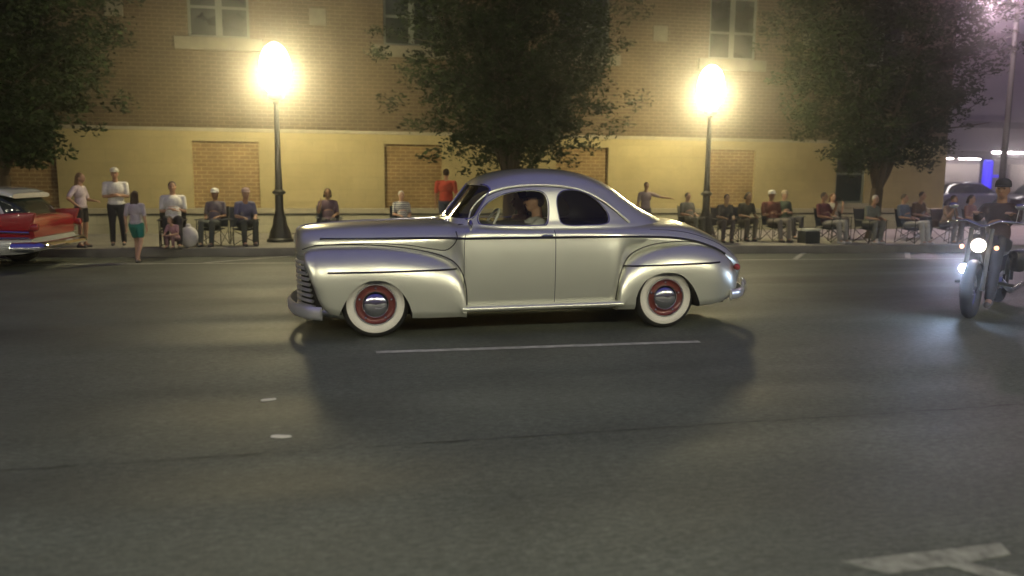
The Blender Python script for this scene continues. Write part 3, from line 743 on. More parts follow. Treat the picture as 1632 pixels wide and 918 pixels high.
# bumpers
def blade(plan, zc, hh, name, sgn):
    Pp = catmull(plan, 41); G_ = []
    for i, (x, y) in enumerate(Pp):
        q = Pp[min(i+1, 40)]-Pp[max(i-1, 0)]; q = q/np.linalg.norm(q); nx, ny = q[1]*-1, q[0]
        if nx*sgn < 0: nx, ny = -nx, -ny
        if nx*sgn < 0: pass
        row = []
        for a in np.linspace(-1, 1, 11):
            d = .030*max(0, 1-a*a)**.5; row.append((x+nx*d, y+ny*d, zc+hh*a))
        for a in np.linspace(1, -1, 5): row.append((x-nx*.004, y-ny*.004, zc+hh*a*.98))
        G_.append(row)
    G_ = np.array(G_); g = MB(); g.grid(G_, closed_v=True); n = G_.shape[1]; g.f.append(tuple(range(n))); g.f.append(tuple(range(40*n, 41*n)))
    return cb(g, name, M['chrome_soft'], smooth=50)
blade([(-.18, -.86), (-.30, -.77), (-.42, -.55), (-.485, -.28), (-.505, 0), (-.485, .28), (-.42, .55), (-.30, .77), (-.18, .86)], .245, .062, 'front_bumper', -1)
blade([(3.93, -.80), (4.06, -.72), (4.18, -.56), (4.27, -.32), (4.36, 0), (4.27, .32), (4.18, .56), (4.06, .72), (3.93, .80)], .325, .055, 'rear_bumper', 1)
for s in (-1, 1):
    for xx, yy, zz, sg in ((4.29, .36, .34, 1),):
        cb(MB().tube([(xx, s*yy, zz-.10), (xx+sg*.035, s*yy, zz-.03), (xx+sg*.035, s*yy, zz+.05), (xx-sg*.005, s*yy, zz+.10)], [.018, .028, .026, .014], 10), 'overrider', M['chrome'])
# exhaust + number plate
cb(MB().tube([(3.5, .4, .20), (4.2, .4, .22)], .025, 10), 'exhaust_pipe', M['chrome'])
# underbody
g = MB(); g.box(-.1, 4.0, -.52, .52, .20, .34); g.box(.9, 2.9, -.80, .80, .22, .27); cb(g, 'underbody', M['under'], smooth=0)
cb(MB().tube([(.31, -.72, .31), (.31, .72, .31)], .035, 8).tube([(3.2, -.72, .31), (3.2, .72, .31)], .045, 8), 'axle', M['under'])
# wheels
def wheel(x, s, name='wheel'):
    c = (x, s*.83, .315)
    t = empty(name, (x-X0, s*.83, .315)); t.parent = car
    o = (0, 0, 0)
    f = lambda prof: [(r, h*s) for r, h in prof]
    MB().lathe(f([(.19, -.17), (.26, -.175), (.295, -.165), (.314, -.14), (.315, -.04), (.300, -.008), (.270, .002)]), 48, 'y').build('tyre', M['rubber'], t, smooth=60)
    MB().lathe(f([(.270, .002), (.262, .0055), (.235, .006), (.205, .001), (.196, -.012)]), 48, 'y').build('whitewall', M['whitewall'], t, smooth=60)
    rim = MB().lathe(f([(.196, -.010), (.190, .000), (.184, -.006), (.172, -.022), (.14, -.03), (.11, -.02), (.05, -.02)]), 48, 'y').build('rim', M['redrim'], t, smooth=60)
    MB().lathe(f([(.200, -.004), (.196, .007), (.186, .007), (.180, -.006)]), 48, 'y').build('trim_ring', M['chrome'], t, smooth=60)
    MB().lathe(f([(.128, -.024), (.128, .000), (.118, .014), (.092, .032), (.052, .046), (.001, .050)]), 36, 'y').build('hub_cap', M['chrome'], t, smooth=60)
    for k in range(5):
        a = k*2*math.pi/5+.3; MB().ell((.155*math.cos(a), -.018*s, .155*math.sin(a)), (.014, .012, .014), 8, 6).build('rim_bump', M['chrome'], t)
    return t
for x in (.31, 3.205):
    for s in (-1, 1): wheel(x, s)
# cabin interior
g = MB(); g.box(2.10, 2.30, -.66, .66, .42, 1.02); g.box(1.60, 2.12, -.66, .66, .40, .56); cb(g, 'bench_seat', M['seatfab'], smooth=30, bevel=.05)
g = MB(); g.box(1.10, 1.26, -.66, .66, .80, 1.055); cb(g, 'dashboard', M['dark_in'], smooth=30, bevel=.03)
g = MB(); th = np.linspace(0, 2*math.pi, 28, endpoint=False); ce = Vector((1.47, -.34, 1.02)); ax = Vector((-.82, 0, .0)).normalized()
pts = [ce+Vector((.10*math.sin(a), .195*math.cos(a), .165*math.sin(a))) for a in th]
g.tube(pts, .013, 8, True); g.tube([ce, (1.2, -.34, .92)], .02, 8); g.tube([pts[0], ce, pts[14]], .009, 6); g.tube([ce, pts[21]], .009, 6); cb(g, 'steering_wheel', M['whitewall'])

# ------------------------------------------------------------------ people
skinm = {}
def skin(k):
    if k not in skinm: skinm[k] = mat('skin_'+k, {'a': (.42, .24, .15), 'b': (.30, .16, .09), 'c': (.50, .30, .20)}[k], .55, noise=.08, nscale=12)
    return skinm[k]
cloth = {}
def fab(c):
    if c not in cloth: cloth[c] = mat('cloth_%d' % len(cloth), c, .9, noise=.15, nscale=9, bump=.4, bscale=22)
    return cloth[c]
STRIPE = None
def stripes():
    m = mat('striped_cloth', (.5, .5, .5), .9, noise=0); n = m.node_tree.nodes; l = m.node_tree.links
    t = n.new('ShaderNodeTexCoord'); wv = n.new('ShaderNodeTexWave'); wv.bands_direction = 'Z'; wv.inputs['Scale'].default_value = 6.5; wv.inputs['Distortion'].default_value = .6
    r_ = n.new('ShaderNodeValToRGB'); r_.color_ramp.elements[0].color = (.10, .10, .11, 1); r_.color_ramp.elements[1].color = (.62, .62, .58, 1)
    r_.color_ramp.elements[0].position = .35; r_.color_ramp.elements[1].position = .5
    l.new(t.outputs['Object'], wv.inputs[0]); l.new(wv.outputs['Fac'], r_.inputs[0]); l.new(r_.outputs[0], n['Principled BSDF'].inputs['Base Color'])
    return m
STRIPE = stripes()
def remesh(mb, name, m, parent, voxel, smooth_it=4):
    o = mb.build(name, m, parent, 0, fix=False)
    mo = o.modifiers.new('r', 'REMESH'); mo.mode = 'VOXEL'; mo.voxel_size = voxel
    sm = o.modifiers.new('s', 'SMOOTH'); sm.iterations = smooth_it; sm.factor = .5
    bake(o); o.data.shade_smooth(); return o

def V3(*a): return Vector(a)
def person(label, x, y, z, rz, pose='stand', h=1.72, top=(.5, .5, .5), bottom=(.05, .05, .06), sk='a', hair=(.06, .04, .025), hairlen=0, cap=None, shorts=False,
           sleeves=.55, shoes=(.1, .1, .1), group='spectators along the far pavement', arms=None, voxel=.0095, build=1.0, seat=.40, scale=.83):
    k = h/1.72; J = {}
    sit = pose.startswith('sit') or pose == 'drive'
    if sit:
        hz = seat+.10
        J['pel'] = V3(0, .05, hz); lean = .16 if pose != 'sitfwd' else -.14
        for s in (-1, 1):
            J['hip', s] = V3(s*.09*k, .02, hz-.01); J['knee', s] = V3(s*.13*k, -.40*k, hz+.05); J['ank', s] = V3(s*.12*k, -.40*k-.06, .09)
            if pose == 'sitfwd': J['ank', s] = V3(s*.12*k, -.34*k, .09)
            if pose == 'drive': J['knee', s] = V3(s*.13*k, -.46*k, hz+.08); J['ank', s] = V3(s*.12*k, -.72*k, .30-.12)
        ch = J['pel']+V3(0, lean, .42*k)
    else:
        J['pel'] = V3(0, 0, .93*k)
        for s in (-1, 1):
            J['hip', s] = V3(s*.09*k, 0, .90*k); J['knee', s] = V3(s*.105*k, -.02, .49*k); J['ank', s] = V3(s*.115*k, .02, .08*k)
            if pose == 'walk': J['knee', s] = V3(s*.10*k, -.08-s*.10, .50*k); J['ank', s] = V3(s*.11*k, .05-s*.22, .09*k)
        ch = V3(0, .01, 1.35*k)
    up_ = (ch-J['pel']).normalized()
    neck = ch+up_*.12*k+V3(0, -.01, 0); head = neck+V3(0, -.035 if not sit else -.05, .155*k)
    for s in (-1, 1):
        sh = ch+V3(s*.175*k*build, .01, .045*k); sh.z -= .012*k; J['sh', s] = sh
        mode = arms or ('lap' if sit else 'down')
        if isinstance(mode, tuple): mode = mode[0] if s < 0 else mode[1]
        if mode == 'down': el = sh+V3(s*.05, .03, -.29*k); wr = el+V3(s*.01, -.05, -.25*k); hd = V3(0, -.02, -1)
        elif mode == 'lap': el = sh+V3(s*.05, -.06, -.27*k); wr = el+V3(-s*.09, -.21, -.02); hd = V3(-s*.3, -1, -.1)
        elif mode == 'cross': el = sh+V3(s*.04, -.06, -.27*k); wr = el+V3(-s*.22, -.14, .03+s*.02); hd = V3(-s*1, -.1, .1)
        elif mode == 'hip': el = sh+V3(s*.17, .06, -.22*k); wr = el+V3(-s*.13, -.10, -.16*k); hd = V3(-s*.6, -.4, -.6)
        elif mode == 'point': el = sh+V3(s*.26, -.04, -.10*k); wr = el+V3(s*.24, -.08, -.03); hd = V3(s, -.2, -.1)
        elif mode == 'face': el = sh+V3(s*.06, -.14, -.22*k); wr = el+V3(-s*.05, -.12, .21*k); hd = V3(-s*.1, -.1, 1)
        elif mode == 'drive': el = sh+V3(s*.04, -.22, -.12*k); wr = el+V3(-s*.03, -.24, .06); hd = V3(-s*.1, -1, .25)
        elif mode == 'drive_lo': el = sh+V3(s*.05, -.22, -.13*k); wr = el+V3(-s*.05, -.24, .02); hd = V3(-s*.1, -1, .2)
        J['el', s] = el; J['wr', s] = wr; J['hd', s] = hd.normalized()
    b = MB()
    pel = J['pel']
    b.ell(pel, (.155*k*build, .11*k*build, .12*k)); mid = pel.lerp(ch, .45)
    b.ell(mid, (.135*k*build, .10*k*build, .17*k)); b.ell(pel.lerp(ch, .82), (.165*k*build, .115*k*build, .17*k))
    for s in (-1, 1):
        b.cap(ch+V3(0, 0, .06*k), .055*k, J['sh', s], .055*k)
        b.cap(J['sh', s], .052*k*build, J['el', s], .038*k); b.cap(J['el', s], .039*k, J['wr', s], .026*k)
        wr, hd = J['wr', s], J['hd', s]; sd = hd.cross(V3(0, 0, 1)); sd = sd.normalized() if sd.length > .2 else V3(0, 1, 0)
        nm = sd.cross(hd).normalized()
        pe = wr+hd*.085*k
        for q in (-.022, 0, .022): b.cap(wr+sd*q*.5, .018*k, pe+sd*q, .0145*k, 8)
        for fi, (q, L) in enumerate(((-.031, .062), (-.010, .075), (.011, .070), (.031, .054))):
            f0 = pe+sd*q*k; f1 = f0+(hd-nm*.25).normalized()*L*.5*k; f2 = f1+(hd-nm*.9).normalized()*L*.5*k
            b.cap(f0, .0098*k, f1, .0092*k, 8); b.cap(f1, .0092*k, f2, .008*k, 8)
        th0 = wr+hd*.03-sd*.02*s*0+sd*(-.028); th1 = th0+(hd*.6-sd*.8).normalized()*.04; b.cap(th0, .012*k, th1, .0105*k, 8); b.cap(th1, .0105*k, th1+(hd*.95-sd*.2-nm*.2).normalized()*.032, .009*k, 8)
        b.cap(J['hip', s], .088*k*build, J['knee', s], .056*k); b.cap(J['knee', s], .055*k, J['ank', s], .038*k)
        b.cap(J['ank', s], .038*k, J['ank', s]+V3(0, -.10, -.045*k), .032*k)
    b.cap(ch+up_*.05, .062*k, head+V3(0, .02, -.06*k), .052*k)
    b.ell(head, (.073*k, .092*k, .108*k), 18, 14); b.ell(head+V3(0, -.03, -.06)*k, (.052*k, .058*k, .055*k))
    b.cap(head+V3(0, -.088, .005)*k, .010*k, head+V3(0, -.112, -.028)*k, .0135*k, 8)
    for s in (-1, 1): b.ell(head+V3(s*.074, .005, -.01)*k, (.010*k, .02*k, .03*k), 8, 6)
    body_ = remesh(b, 'person', skin(sk), None, voxel)
    body_.location = (x, y, z); body_.rotation_euler.z = rz; body_.scale = (scale,)*3; tag(body_, label, 'person', group)
    # face details
    for s in (-1, 1):
        MB().ell(head+V3(s*.030, -.084, .014)*k, (.014*k, .008*k, .008*k), 8, 6).build('eye', M['eye'], body_)
    MB().ell(head+V3(0, -.089, -.052)*k, (.024*k, .008*k, .007*k), 8, 6).build('lips', M['lip'], body_)
    # shirt
    c = MB(); gr = .014
    c.ell(mid-V3(0, 0, .05*k), (.150*k*build, .120*k*build, .20*k)); c.ell(pel.lerp(ch, .82), (.178*k*build, .130*k*build, .175*k)); c.ell(pel+up_*.03, (.165*k*build, .128*k*build, .10*k))
    for s in (-1, 1):
        c.cap(ch+V3(0, 0, .052*k), .064*k, J['sh', s], .062*k); c.cap(J['sh', s], .052*k*build+.011, J['sh', s].lerp(J['el', s], min(1, sleeves*1.4)), .056*k)
        if sleeves > .9: c.cap(J['el', s], .055*k, J['el', s].lerp(J['wr', s], .9), .040*k)
    remesh(c, 'shirt', STRIPE if top == 'stripe' else fab(top), body_, .014)
    c = MB(); c.ell(pel-V3(0, 0, .02), (.168*k*build, .122*k*build, .115*k))
    for s in (-1, 1):
        if shorts: c.cap(J['hip', s], .102*k*build, J['hip', s].lerp(J['knee', s], .62), .088*k)
        else: c.cap(J['hip', s], .100*k*build, J['knee', s], .070*k); c.cap(J['knee', s], .070*k, J['ank', s]+V3(0, 0, .02), .058*k)
    remesh(c, 'shorts' if shorts else 'trousers', fab(bottom), body_, .014)
    for s in (-1, 1):
        a = J['ank', s]; sh_ = MB().cap(a+V3(0, .03, -.045*k), .040*k, a+V3(0, -.14*k, -.052*k), .034*k); sh_.build('shoe', fab(shoes), body_, 60)
    c = MB(); c.ell(head+V3(0, .022, .028)*k, (.084*k, .092*k, .098*k), 16, 12)
    if hairlen:
        for s in (-.05, -.02, .02, .05): c.cap(head+V3(s, .06, .02)*k, .045*k, head+V3(s*1.5, .085, -hairlen)*k, .035*k)
    if not (cap and not hairlen): remesh(c, 'hair', fab(hair), body_, .014, 3)
    else: remesh(MB().ell(head+V3(0, .026, .0)*k, (.080*k, .082*k, .085*k)), 'hair', fab(hair), body_, .014, 2)
    if cap:
        c = MB(); c.lathe([(.094*k, -.01), (.096*k, .02), (.085*k, .065), (.05*k, .092), (.002, .10)], 18, c=head+V3(0, .005, .045)*k)
        n_ = 10; vs = [head+V3(math.sin(a)*.082, -.06-math.cos(a)*.105, .040)*k for a in np.linspace(-1.3, 1.3, n_)]+[head+V3(math.sin(a)*.075, -.02-math.cos(a)*.06, .052)*k for a in np.linspace(-1.3, 1.3, n_)]
        c.add(vs+[v+V3(0, 0, .006) for v in vs], [(i, i+1, i+n_+1, i+n_) for i in range(n_-1)]+[(i+2*n_, i+1+2*n_, i+3*n_+1, i+3*n_) for i in range(n_-1)]+[(i, i+1, i+1+2*n_, i+2*n_) for i in range(n_-1)])
        c.build('cap', fab(cap), body_, 50)
    return body_
M['eye'] = mat('eye', (.05, .04, .035), .2, noise=0); M['lip'] = mat('lips', (.30, .12, .10), .5, noise=0)

def chair(label, x, y, z, rz, c=(.03, .04, .06)):
    t = empty('camp_chair', (x, y-.13, z), rz, label, 'chair', 'folding camp chairs of the spectators'); t.scale = (.83,)*3
    fm = fab(c)
    g = MB(); g.grid(np.array([[(u*.25, v*.24, .40-.05*(1-u*u)*(1-v*v)) for u in np.linspace(-1, 1, 8)] for v in np.linspace(-1, 1, 7)]))
    g.grid(np.array([[(u*.25, v*.24, .385-.05*(1-u*u)*(1-v*v)) for u in np.linspace(-1, 1, 8)] for v in np.linspace(-1, 1, 7)])); g.build('seat', fm, t, 180)
    g = MB(); g.grid(np.array([[(u*.26, .25+.10*v+.04*(1-u*u), .42+.46*v) for u in np.linspace(-1, 1, 8)] for v in np.linspace(0, 1, 7)]))
    g.grid(np.array([[(u*.26, .262+.10*v+.04*(1-u*u), .42+.46*v) for u in np.linspace(-1, 1, 8)] for v in np.linspace(0, 1, 7)])); g.build('backrest', fm, t, 180)
    for s in (-1, 1):
        MB().tube([(s*.27, .30, .02), (s*.27, .25, .42), (s*.265, .36, .90)], .011, 6).build('back_post', M['blackiron'], t)
        MB().tube([(s*.27, -.25, .02), (s*.27, -.24, .60)], .011, 6).build('front_post', M['blackiron'], t)
        MB().box(s*.27-.04, s*.27+.04, -.28, .28, .60, .615).build('armrest', fm, t, 0)
        MB().tube([(s*.27, -.25, .04), (s*.27, .28, .38)], .009, 6).tube([(s*.27, .28, .04), (s*.27, -.25, .38)], .009, 6).build('side_brace', M['blackiron'], t)
    MB().tube([(-.27, -.25, .04), (.27, -.25, .38)], .009, 6).tube([(.27, -.25, .04), (-.27, -.25, .38)], .009, 6).build('front_brace', M['blackiron'], t)
    return t

Z = .15
# standing / walking
person('woman in pale lilac top and dark shorts standing by the red car', -4.62, 15.95, Z, R(75), 'stand', 1.62, (.50, .42, .46), (.035, .03, .03), 'a', (.16, .09, .04), .22, shorts=True, arms=('hip', 'lap'))
person('man in white shirt and pale cap standing with folded arms', -4.12, 16.35, Z, R(10), 'stand', 1.72, (.68, .66, .62), (.025, .025, .03), 'a', (.05, .04, .03), cap=(.55, .52, .42), arms='cross', build=1.15)
person('girl with long dark hair in teal shorts seen from behind', -3.42, 14.75, 0, R(170), 'walk', 1.50, (.44, .40, .44), (.02, .20, .16), 'c', (.05, .03, .02), .30, shorts=True, scale=.80)
person('man in white shirt seated beside the girl in teal shorts', -3.05, 15.95, Z, R(8), 'sit', 1.85, (.66, .64, .60), (.03, .03, .035), 'a', (.06, .04, .03), arms='cross', build=1.1, seat=.50)
chair('camp chair under the man in white shirt at the left', -3.05, 16.0, Z, R(8), (.03, .03, .03))
person('small child in pink crouched at the kerb beside the teal shorts', -2.92, 15.35, Z, R(-20), 'sitfwd', 1.0, (.42, .22, .26), (.25, .14, .16), 'c', (.12, .07, .04), .1, seat=.15)
person('man in white cap and grey purple shirt on a camp chair', -2.38, 16.15, Z, R(-12), 'sit', 1.70, (.12, .10, .13), (.05, .06, .06), 'b', (.08, .06, .05), cap=(.70, .68, .60))
chair('dark camp chair under the man in white cap', -2.38, 16.2, Z, R(-12))
person('person in blue shirt with pinkish cap on a camp chair', -1.80, 16.1, Z, R(24), 'sitfwd', 1.74, (.10, .10, .20), (.04, .05, .05), 'a', (.10, .07, .05), cap=(.42, .30, .28))
chair('dark camp chair under the person in blue shirt', -1.80, 16.15, Z, R(15))
person('person in plum shirt seated right of the left lamp post', -.22, 16.65, Z, R(5), 'sit', 1.74, (.12, .07, .10), (.05, .05, .05), 'b', (.10, .07, .03), .08, arms=('face', 'lap'))
chair('dark camp chair under the person in plum shirt', -.22, 16.7, Z, R(5))
person('white haired person in striped shirt seated behind the coupe\'s hood', 1.30, 16.75, Z, R(12), 'sit', 1.62, 'stripe', (.2, .2, .2), 'c', (.55, .52, .45))
chair('dark camp chair under the person in striped shirt', 1.30, 16.8, Z, R(12))
person('man in red shirt standing with his back to the street', 2.32, 17.75, Z, R(165), 'stand', 1.80, (.34, .045, .025), (.04, .05, .08), 'b', (.05, .03, .02), build=1.2)
person('person in pale top stretching one arm out beside the roof', 6.72, 16.95, Z, R(-5), 'stand', 1.50, (.28, .22, .22), (.05, .05, .06), 'b', (.04, .03, .02), arms=('down', 'point'))
person('person in grey shirt seated just left of the right lamp', 7.72, 16.7, Z, R(10), 'sit', 1.60, (.16, .16, .13), (.12, .12, .10), 'a', (.07, .05, .03))
chair('grey camp chair under the person in grey shirt', 7.72, 16.75, Z, R(10), (.10, .10, .09))
person('person in dark olive shirt seated right of the right lamp', 8.72, 16.15, Z, R(2), 'sitfwd', 1.68, (.05, .05, .035), (.10, .09, .07), 'b', (.04, .03, .02), .05)
chair('dark camp chair under the person in dark olive shirt', 8.72, 16.2, Z, R(2))
person('man in maroon shirt and white cap seated at the kerb', 9.35, 15.95, Z, R(4), 'sit', 1.76, (.14, .04, .03), (.20, .18, .15), 'b', (.06, .05, .04), cap=(.60, .58, .50), arms='cross', build=1.15)
chair('dark camp chair under the man in maroon shirt', 9.35, 16.0, Z, R(4))
person('person in dark red shirt and pale trousers on a camp chair', 10.35, 15.45, Z, R(17), 'sit', 1.70, (.14, .045, .05), (.30, .29, .26), 'b', (.05, .04, .03), shoes=(.6, .6, .6), arms=('lap', 'face'))
chair('dark camp chair under the person in dark red shirt', 10.35, 15.5, Z, R(17))
person('person in grey green shirt seated in front of the right tree', 11.1, 15.15, Z, R(7), 'sitfwd', 1.6, (.16, .17, .13), (.18, .18, .15), 'a', (.45, .42, .36), shoes=(.5, .5, .5))
chair('grey camp chair in front of the right tree', 11.1, 15.2, Z, R(7), (.12, .12, .10))
person('person in blue grey shirt and white trousers right of the tree', 12.0, 15.0, Z, R(20), 'sit', 1.66, (.12, .14, .18), (.46, .45, .42), 'a', (.10, .08, .05), shoes=(.6, .6, .6))
chair('dark camp chair under the person in white trousers', 12.0, 15.05, Z, R(20))
person('person in tan shirt seated second from the right end of the row', 12.85, 14.95, Z, R(12), 'sitfwd', 1.62, (.24, .16, .12), (.10, .09, .09), 'a', (.05, .04, .03), arms=('face', 'lap'))
chair('tan camp chair second from the right end of the row', 12.85, 15.0, Z, R(12), (.14, .10, .08))
person('person in rose shirt seated at the right end of the row', 13.6, 14.9, Z, R(17), 'sit', 1.64, (.28, .13, .13), (.12, .11, .12), 'c', (.04, .03, .02), .1)
chair('camp chair at the right end of the row', 13.6, 14.95, Z, R(17), (.10, .08, .09))
for lb, x_, y_, r_, ps, h_, tp, bt, sk_, hr, cp, am, cl in (
    ('person in charcoal shirt leaning forward just right of the coupe\'s tail', 8.02, 15.75, -6, 'sitfwd', 1.58, (.045, .045, .05), (.06, .05, .06), 'b', (.03, .02, .015), None, 'lap', (.05, .05, .06)),
    ('man in tan cap and dark green shirt in the second row behind the cool box', 10.15, 16.75, 6, 'sit', 1.72, (.045, .07, .05), (.05, .05, .06), 'a', (.05, .04, .03), (.32, .26, .18), 'cross', (.03, .05, .04)),
    ('woman in cream top with long hair in the second row left of the right tree', 11.25, 16.55, -4, 'sit', 1.60, (.40, .37, .30), (.07, .06, .07), 'c', (.12, .06, .03), None, ('lap', 'face'), (.10, .09, .08)),
    ('man in brown shirt in the second row right of the right tree', 13.25, 16.4, 12, 'sitfwd', 1.74, (.13, .08, .05), (.05, .06, .08), 'a', (.05, .04, .03), None, 'lap', (.06, .05, .04))):
    person(lb, x_, y_, Z, R(r_), ps, h_, tp, bt, sk_, hr, (.2 if 'long hair' in lb else 0), cap=cp, arms=am)
    chair('folding chair under the '+lb.replace('leaning forward ', '').replace(' in the second row', '').replace(' and dark green shirt', '').replace(' with long hair', ''), x_, y_+.05, Z, R(r_), cl)
# small things on the pavement
def cooler(label, x, y, c, lid):
    t = empty('cool_box', (x, y, Z), R(8), label, 'cool box')
    MB().box(-.2, .2, -.13, .13, 0, .26).build('box', fab(c), t, 30, bevel=.02); MB().box(-.21, .21, -.14, .14, .262, .31).build('lid', fab(lid), t, 30, bevel=.015)
    MB().tube([(-.215, 0, .2), (-.215, 0, .34), (.215, 0, .34), (.215, 0, .2)], .008, 6).build('handle', M['blackiron'], t)
cooler('dark cool box with white lid between the maroon and dark red shirts', 9.82, 15.35, (.03, .035, .03), (.6, .6, .5))
cooler('green cool box on the pavement behind the coupe\'s hood', .32, 16.55, (.03, .10, .06), (.45, .45, .40))
o = MB().ell((0, 0, .2), (.17, .12, .2)).ell((0, 0, .40), (.05, .04, .05)).build('tote_bag', fab((.62, .60, .58)), None, 60); o.location = (-2.75, 15.72, Z); tag(o, 'white bag standing by the seated man in white shirt', 'bag')
person('driver in pale shirt and dark cap at the coupe\'s wheel', 1.74, YC-.40, .14, R(-90), 'drive', 1.66, (.55, .55, .48), (.05, .05, .07), 'a', (.04, .03, .02), cap=(.045, .045, .04), arms=('drive_lo', 'drive'), group='people riding in the coupe', voxel=.008, seat=.37, scale=1)
person('passenger with dark curly hair and pink top in the coupe', 1.76, YC+.30, .14, R(-78), 'drive', 1.62, (.40, .22, .24), (.05, .05, .07), 'c', (.035, .015, .012), .12, arms='lap', group='people riding in the coupe', voxel=.008, seat=.37, scale=1)

# ------------------------------------------------------------------ red and white car at left
RX, RY = -5.95, 14.35
rc = empty('red_white_car', (RX, RY, 0), R(-4), 'red and white finned fifties car leaving at the left edge', 'car')
def rb(mb, name, m, parent=None, smooth=40, **k): return mb.build(name, m, parent or rc, smooth, **k)
def rsec(row):
    x, zb, wb, ws, zs, zt, n = row; half = []
    for t in np.linspace(0, 1, 8): half.append((wb+(ws-wb)*math.sin(t*math.pi/2), zb+(zs-zb)*t))
    for a in np.linspace(0, math.pi/2, 12)[1:]: half.append((ws*abs(math.cos(a))**(2/n), zs+(zt-zs)*math.sin(a)**(2/n)))
    return [(x, -y, z) for y, z in half]+[(x, y, z) for y, z in half[::-1][1:]]
def rloft(rows_, n=60):
    rr = catmull(rows_, n); P = np.array([rsec(r) for r in rr]); g = MB(); g.grid(P, closed_v=True); k = P.shape[1]; g.f.append(tuple(range(k))); g.f.append(tuple(range((n-1)*k, n*k))); return g
up_b = rb(rloft([(-3.8, .5, .70, .78, .66, .80, 4), (-3.6, .5, .80, .86, .70, .86, 4), (-2.6, .5, .84, .89, .74, .90, 4), (-1, .5, .84, .89, .76, .90, 4), (.2, .5, .84, .90, .80, .89, 4.5), (1.0, .5, .83, .88, .78, .87, 4.5), (1.35, .5, .80, .85, .74, .84, 4.5), (1.42, .52, .76, .80, .68, .78, 4)]), 'body', M['redpaint'])
rb(rloft([(-3.82, .24, .70, .80, .36, .505, 6), (-2.6, .24, .82, .90, .36, .505, 6), (0, .24, .82, .905, .38, .515, 6), (1.1, .26, .80, .89, .40, .515, 6), (1.40, .30, .76, .84, .42, .51, 6)]), 'lower_body', M['whitepaint'])
rb(rloft([(-2.2, .85, .50, .55, .9, 1.0, 3), (-1.8, .85, .66, .68, 1.0, 1.2, 3), (-1.3, .85, .70, .69, 1.1, 1.235, 3.5), (.2, .85, .70, .69, 1.1, 1.24, 3.5), (.85, .85, .70, .68, 1.08, 1.21, 3.5), (1.12, .85, .66, .62, .95, 1.05, 3), (1.25, .84, .6, .5, .86, .92, 3)]), 'greenhouse', M['glass_dark'])
rb(rloft([(-1.75, 1.16, .60, .66, 1.18, 1.225, 4), (-1.3, 1.17, .68, .71, 1.20, 1.28, 4), (.2, 1.17, .68, .71, 1.20, 1.29, 4), (.85, 1.16, .66, .70, 1.18, 1.265, 4), (1.10, 1.11, .58, .66, 1.13, 1.19, 4)]), 'roof', M['whitepaint'])
for s in (-1, 1):
    rb(MB().prism([(.35, .84), (1.2, .90), (1.50, .905), (1.44, .75), (1.40, .62), (.4, .64)], s*.80, s*.895, 'y'), 'tail_fin', M['redpaint'], bevel=.03)
    rb(MB().tube([(-3.4, s*.905, .70), (0, s*.915, .66), (1.4, s*.905, .60)], .014, 6), 'side_trim', M['chrome'])
    rb(MB().tube([(-3.4, s*.905, .52), (0, s*.915, .525), (1.4, s*.90, .52)], .014, 6), 'side_trim', M['chrome'])
    rb(MB().lathe([(.001, .05), (.05, .04), (.06, 0), (.05, -.06)], 14, 'x', (1.47, s*.84, .68)), 'tail_light', M['redoff'])
    rb(MB().tube([(-1.1, s*.68, .86), (-1.1, s*.66, 1.2)], .02, 6), 'window_pillar', M['whitepaint']); rb(MB().tube([(.95, s*.68, .86), (.80, s*.66, 1.2)], .035, 6), 'window_pillar', M['whitepaint'])
    for x in (-2.7, .55):
        t = empty('wheel', (x, s*.76, .33)); t.parent = rc
        MB().lathe([(.2, -.12*s), (.31, -.11*s), (.335, -.06*s), (.335, .06*s), (.31, .10*s), (.25, .108*s)], 28, 'y').build('tyre', M['rubber'], t, 60)
        MB().lathe([(.25, .108*s), (.2, .106*s)], 28, 'y').build('whitewall', M['whitewall'], t, 60)
        MB().lathe([(.2, .10*s), (.15, .12*s), (.001, .135*s)], 28, 'y').build('hub_cap', M['chrome'], t, 60)
bp = MB(); Pp = catmull([(1.15, -.93), (1.42, -.91), (1.56, -.78), (1.60, -.4), (1.61, 0), (1.60, .4), (1.56, .78), (1.42, .91), (1.15, .93)], 50)
bp.tube([(x, y, .40) for x, y in Pp], .075, 10, flat=.5); rb(bp, 'rear_bumper', M['chrome'])
rb(MB().tube([(-3.9, -.86, .42), (-3.98, -.4, .42), (-4.0, 0, .42), (-3.98, .4, .42), (-3.9, .86, .42)], .07, 10, flat=.5), 'front_bumper', M['chrome'])

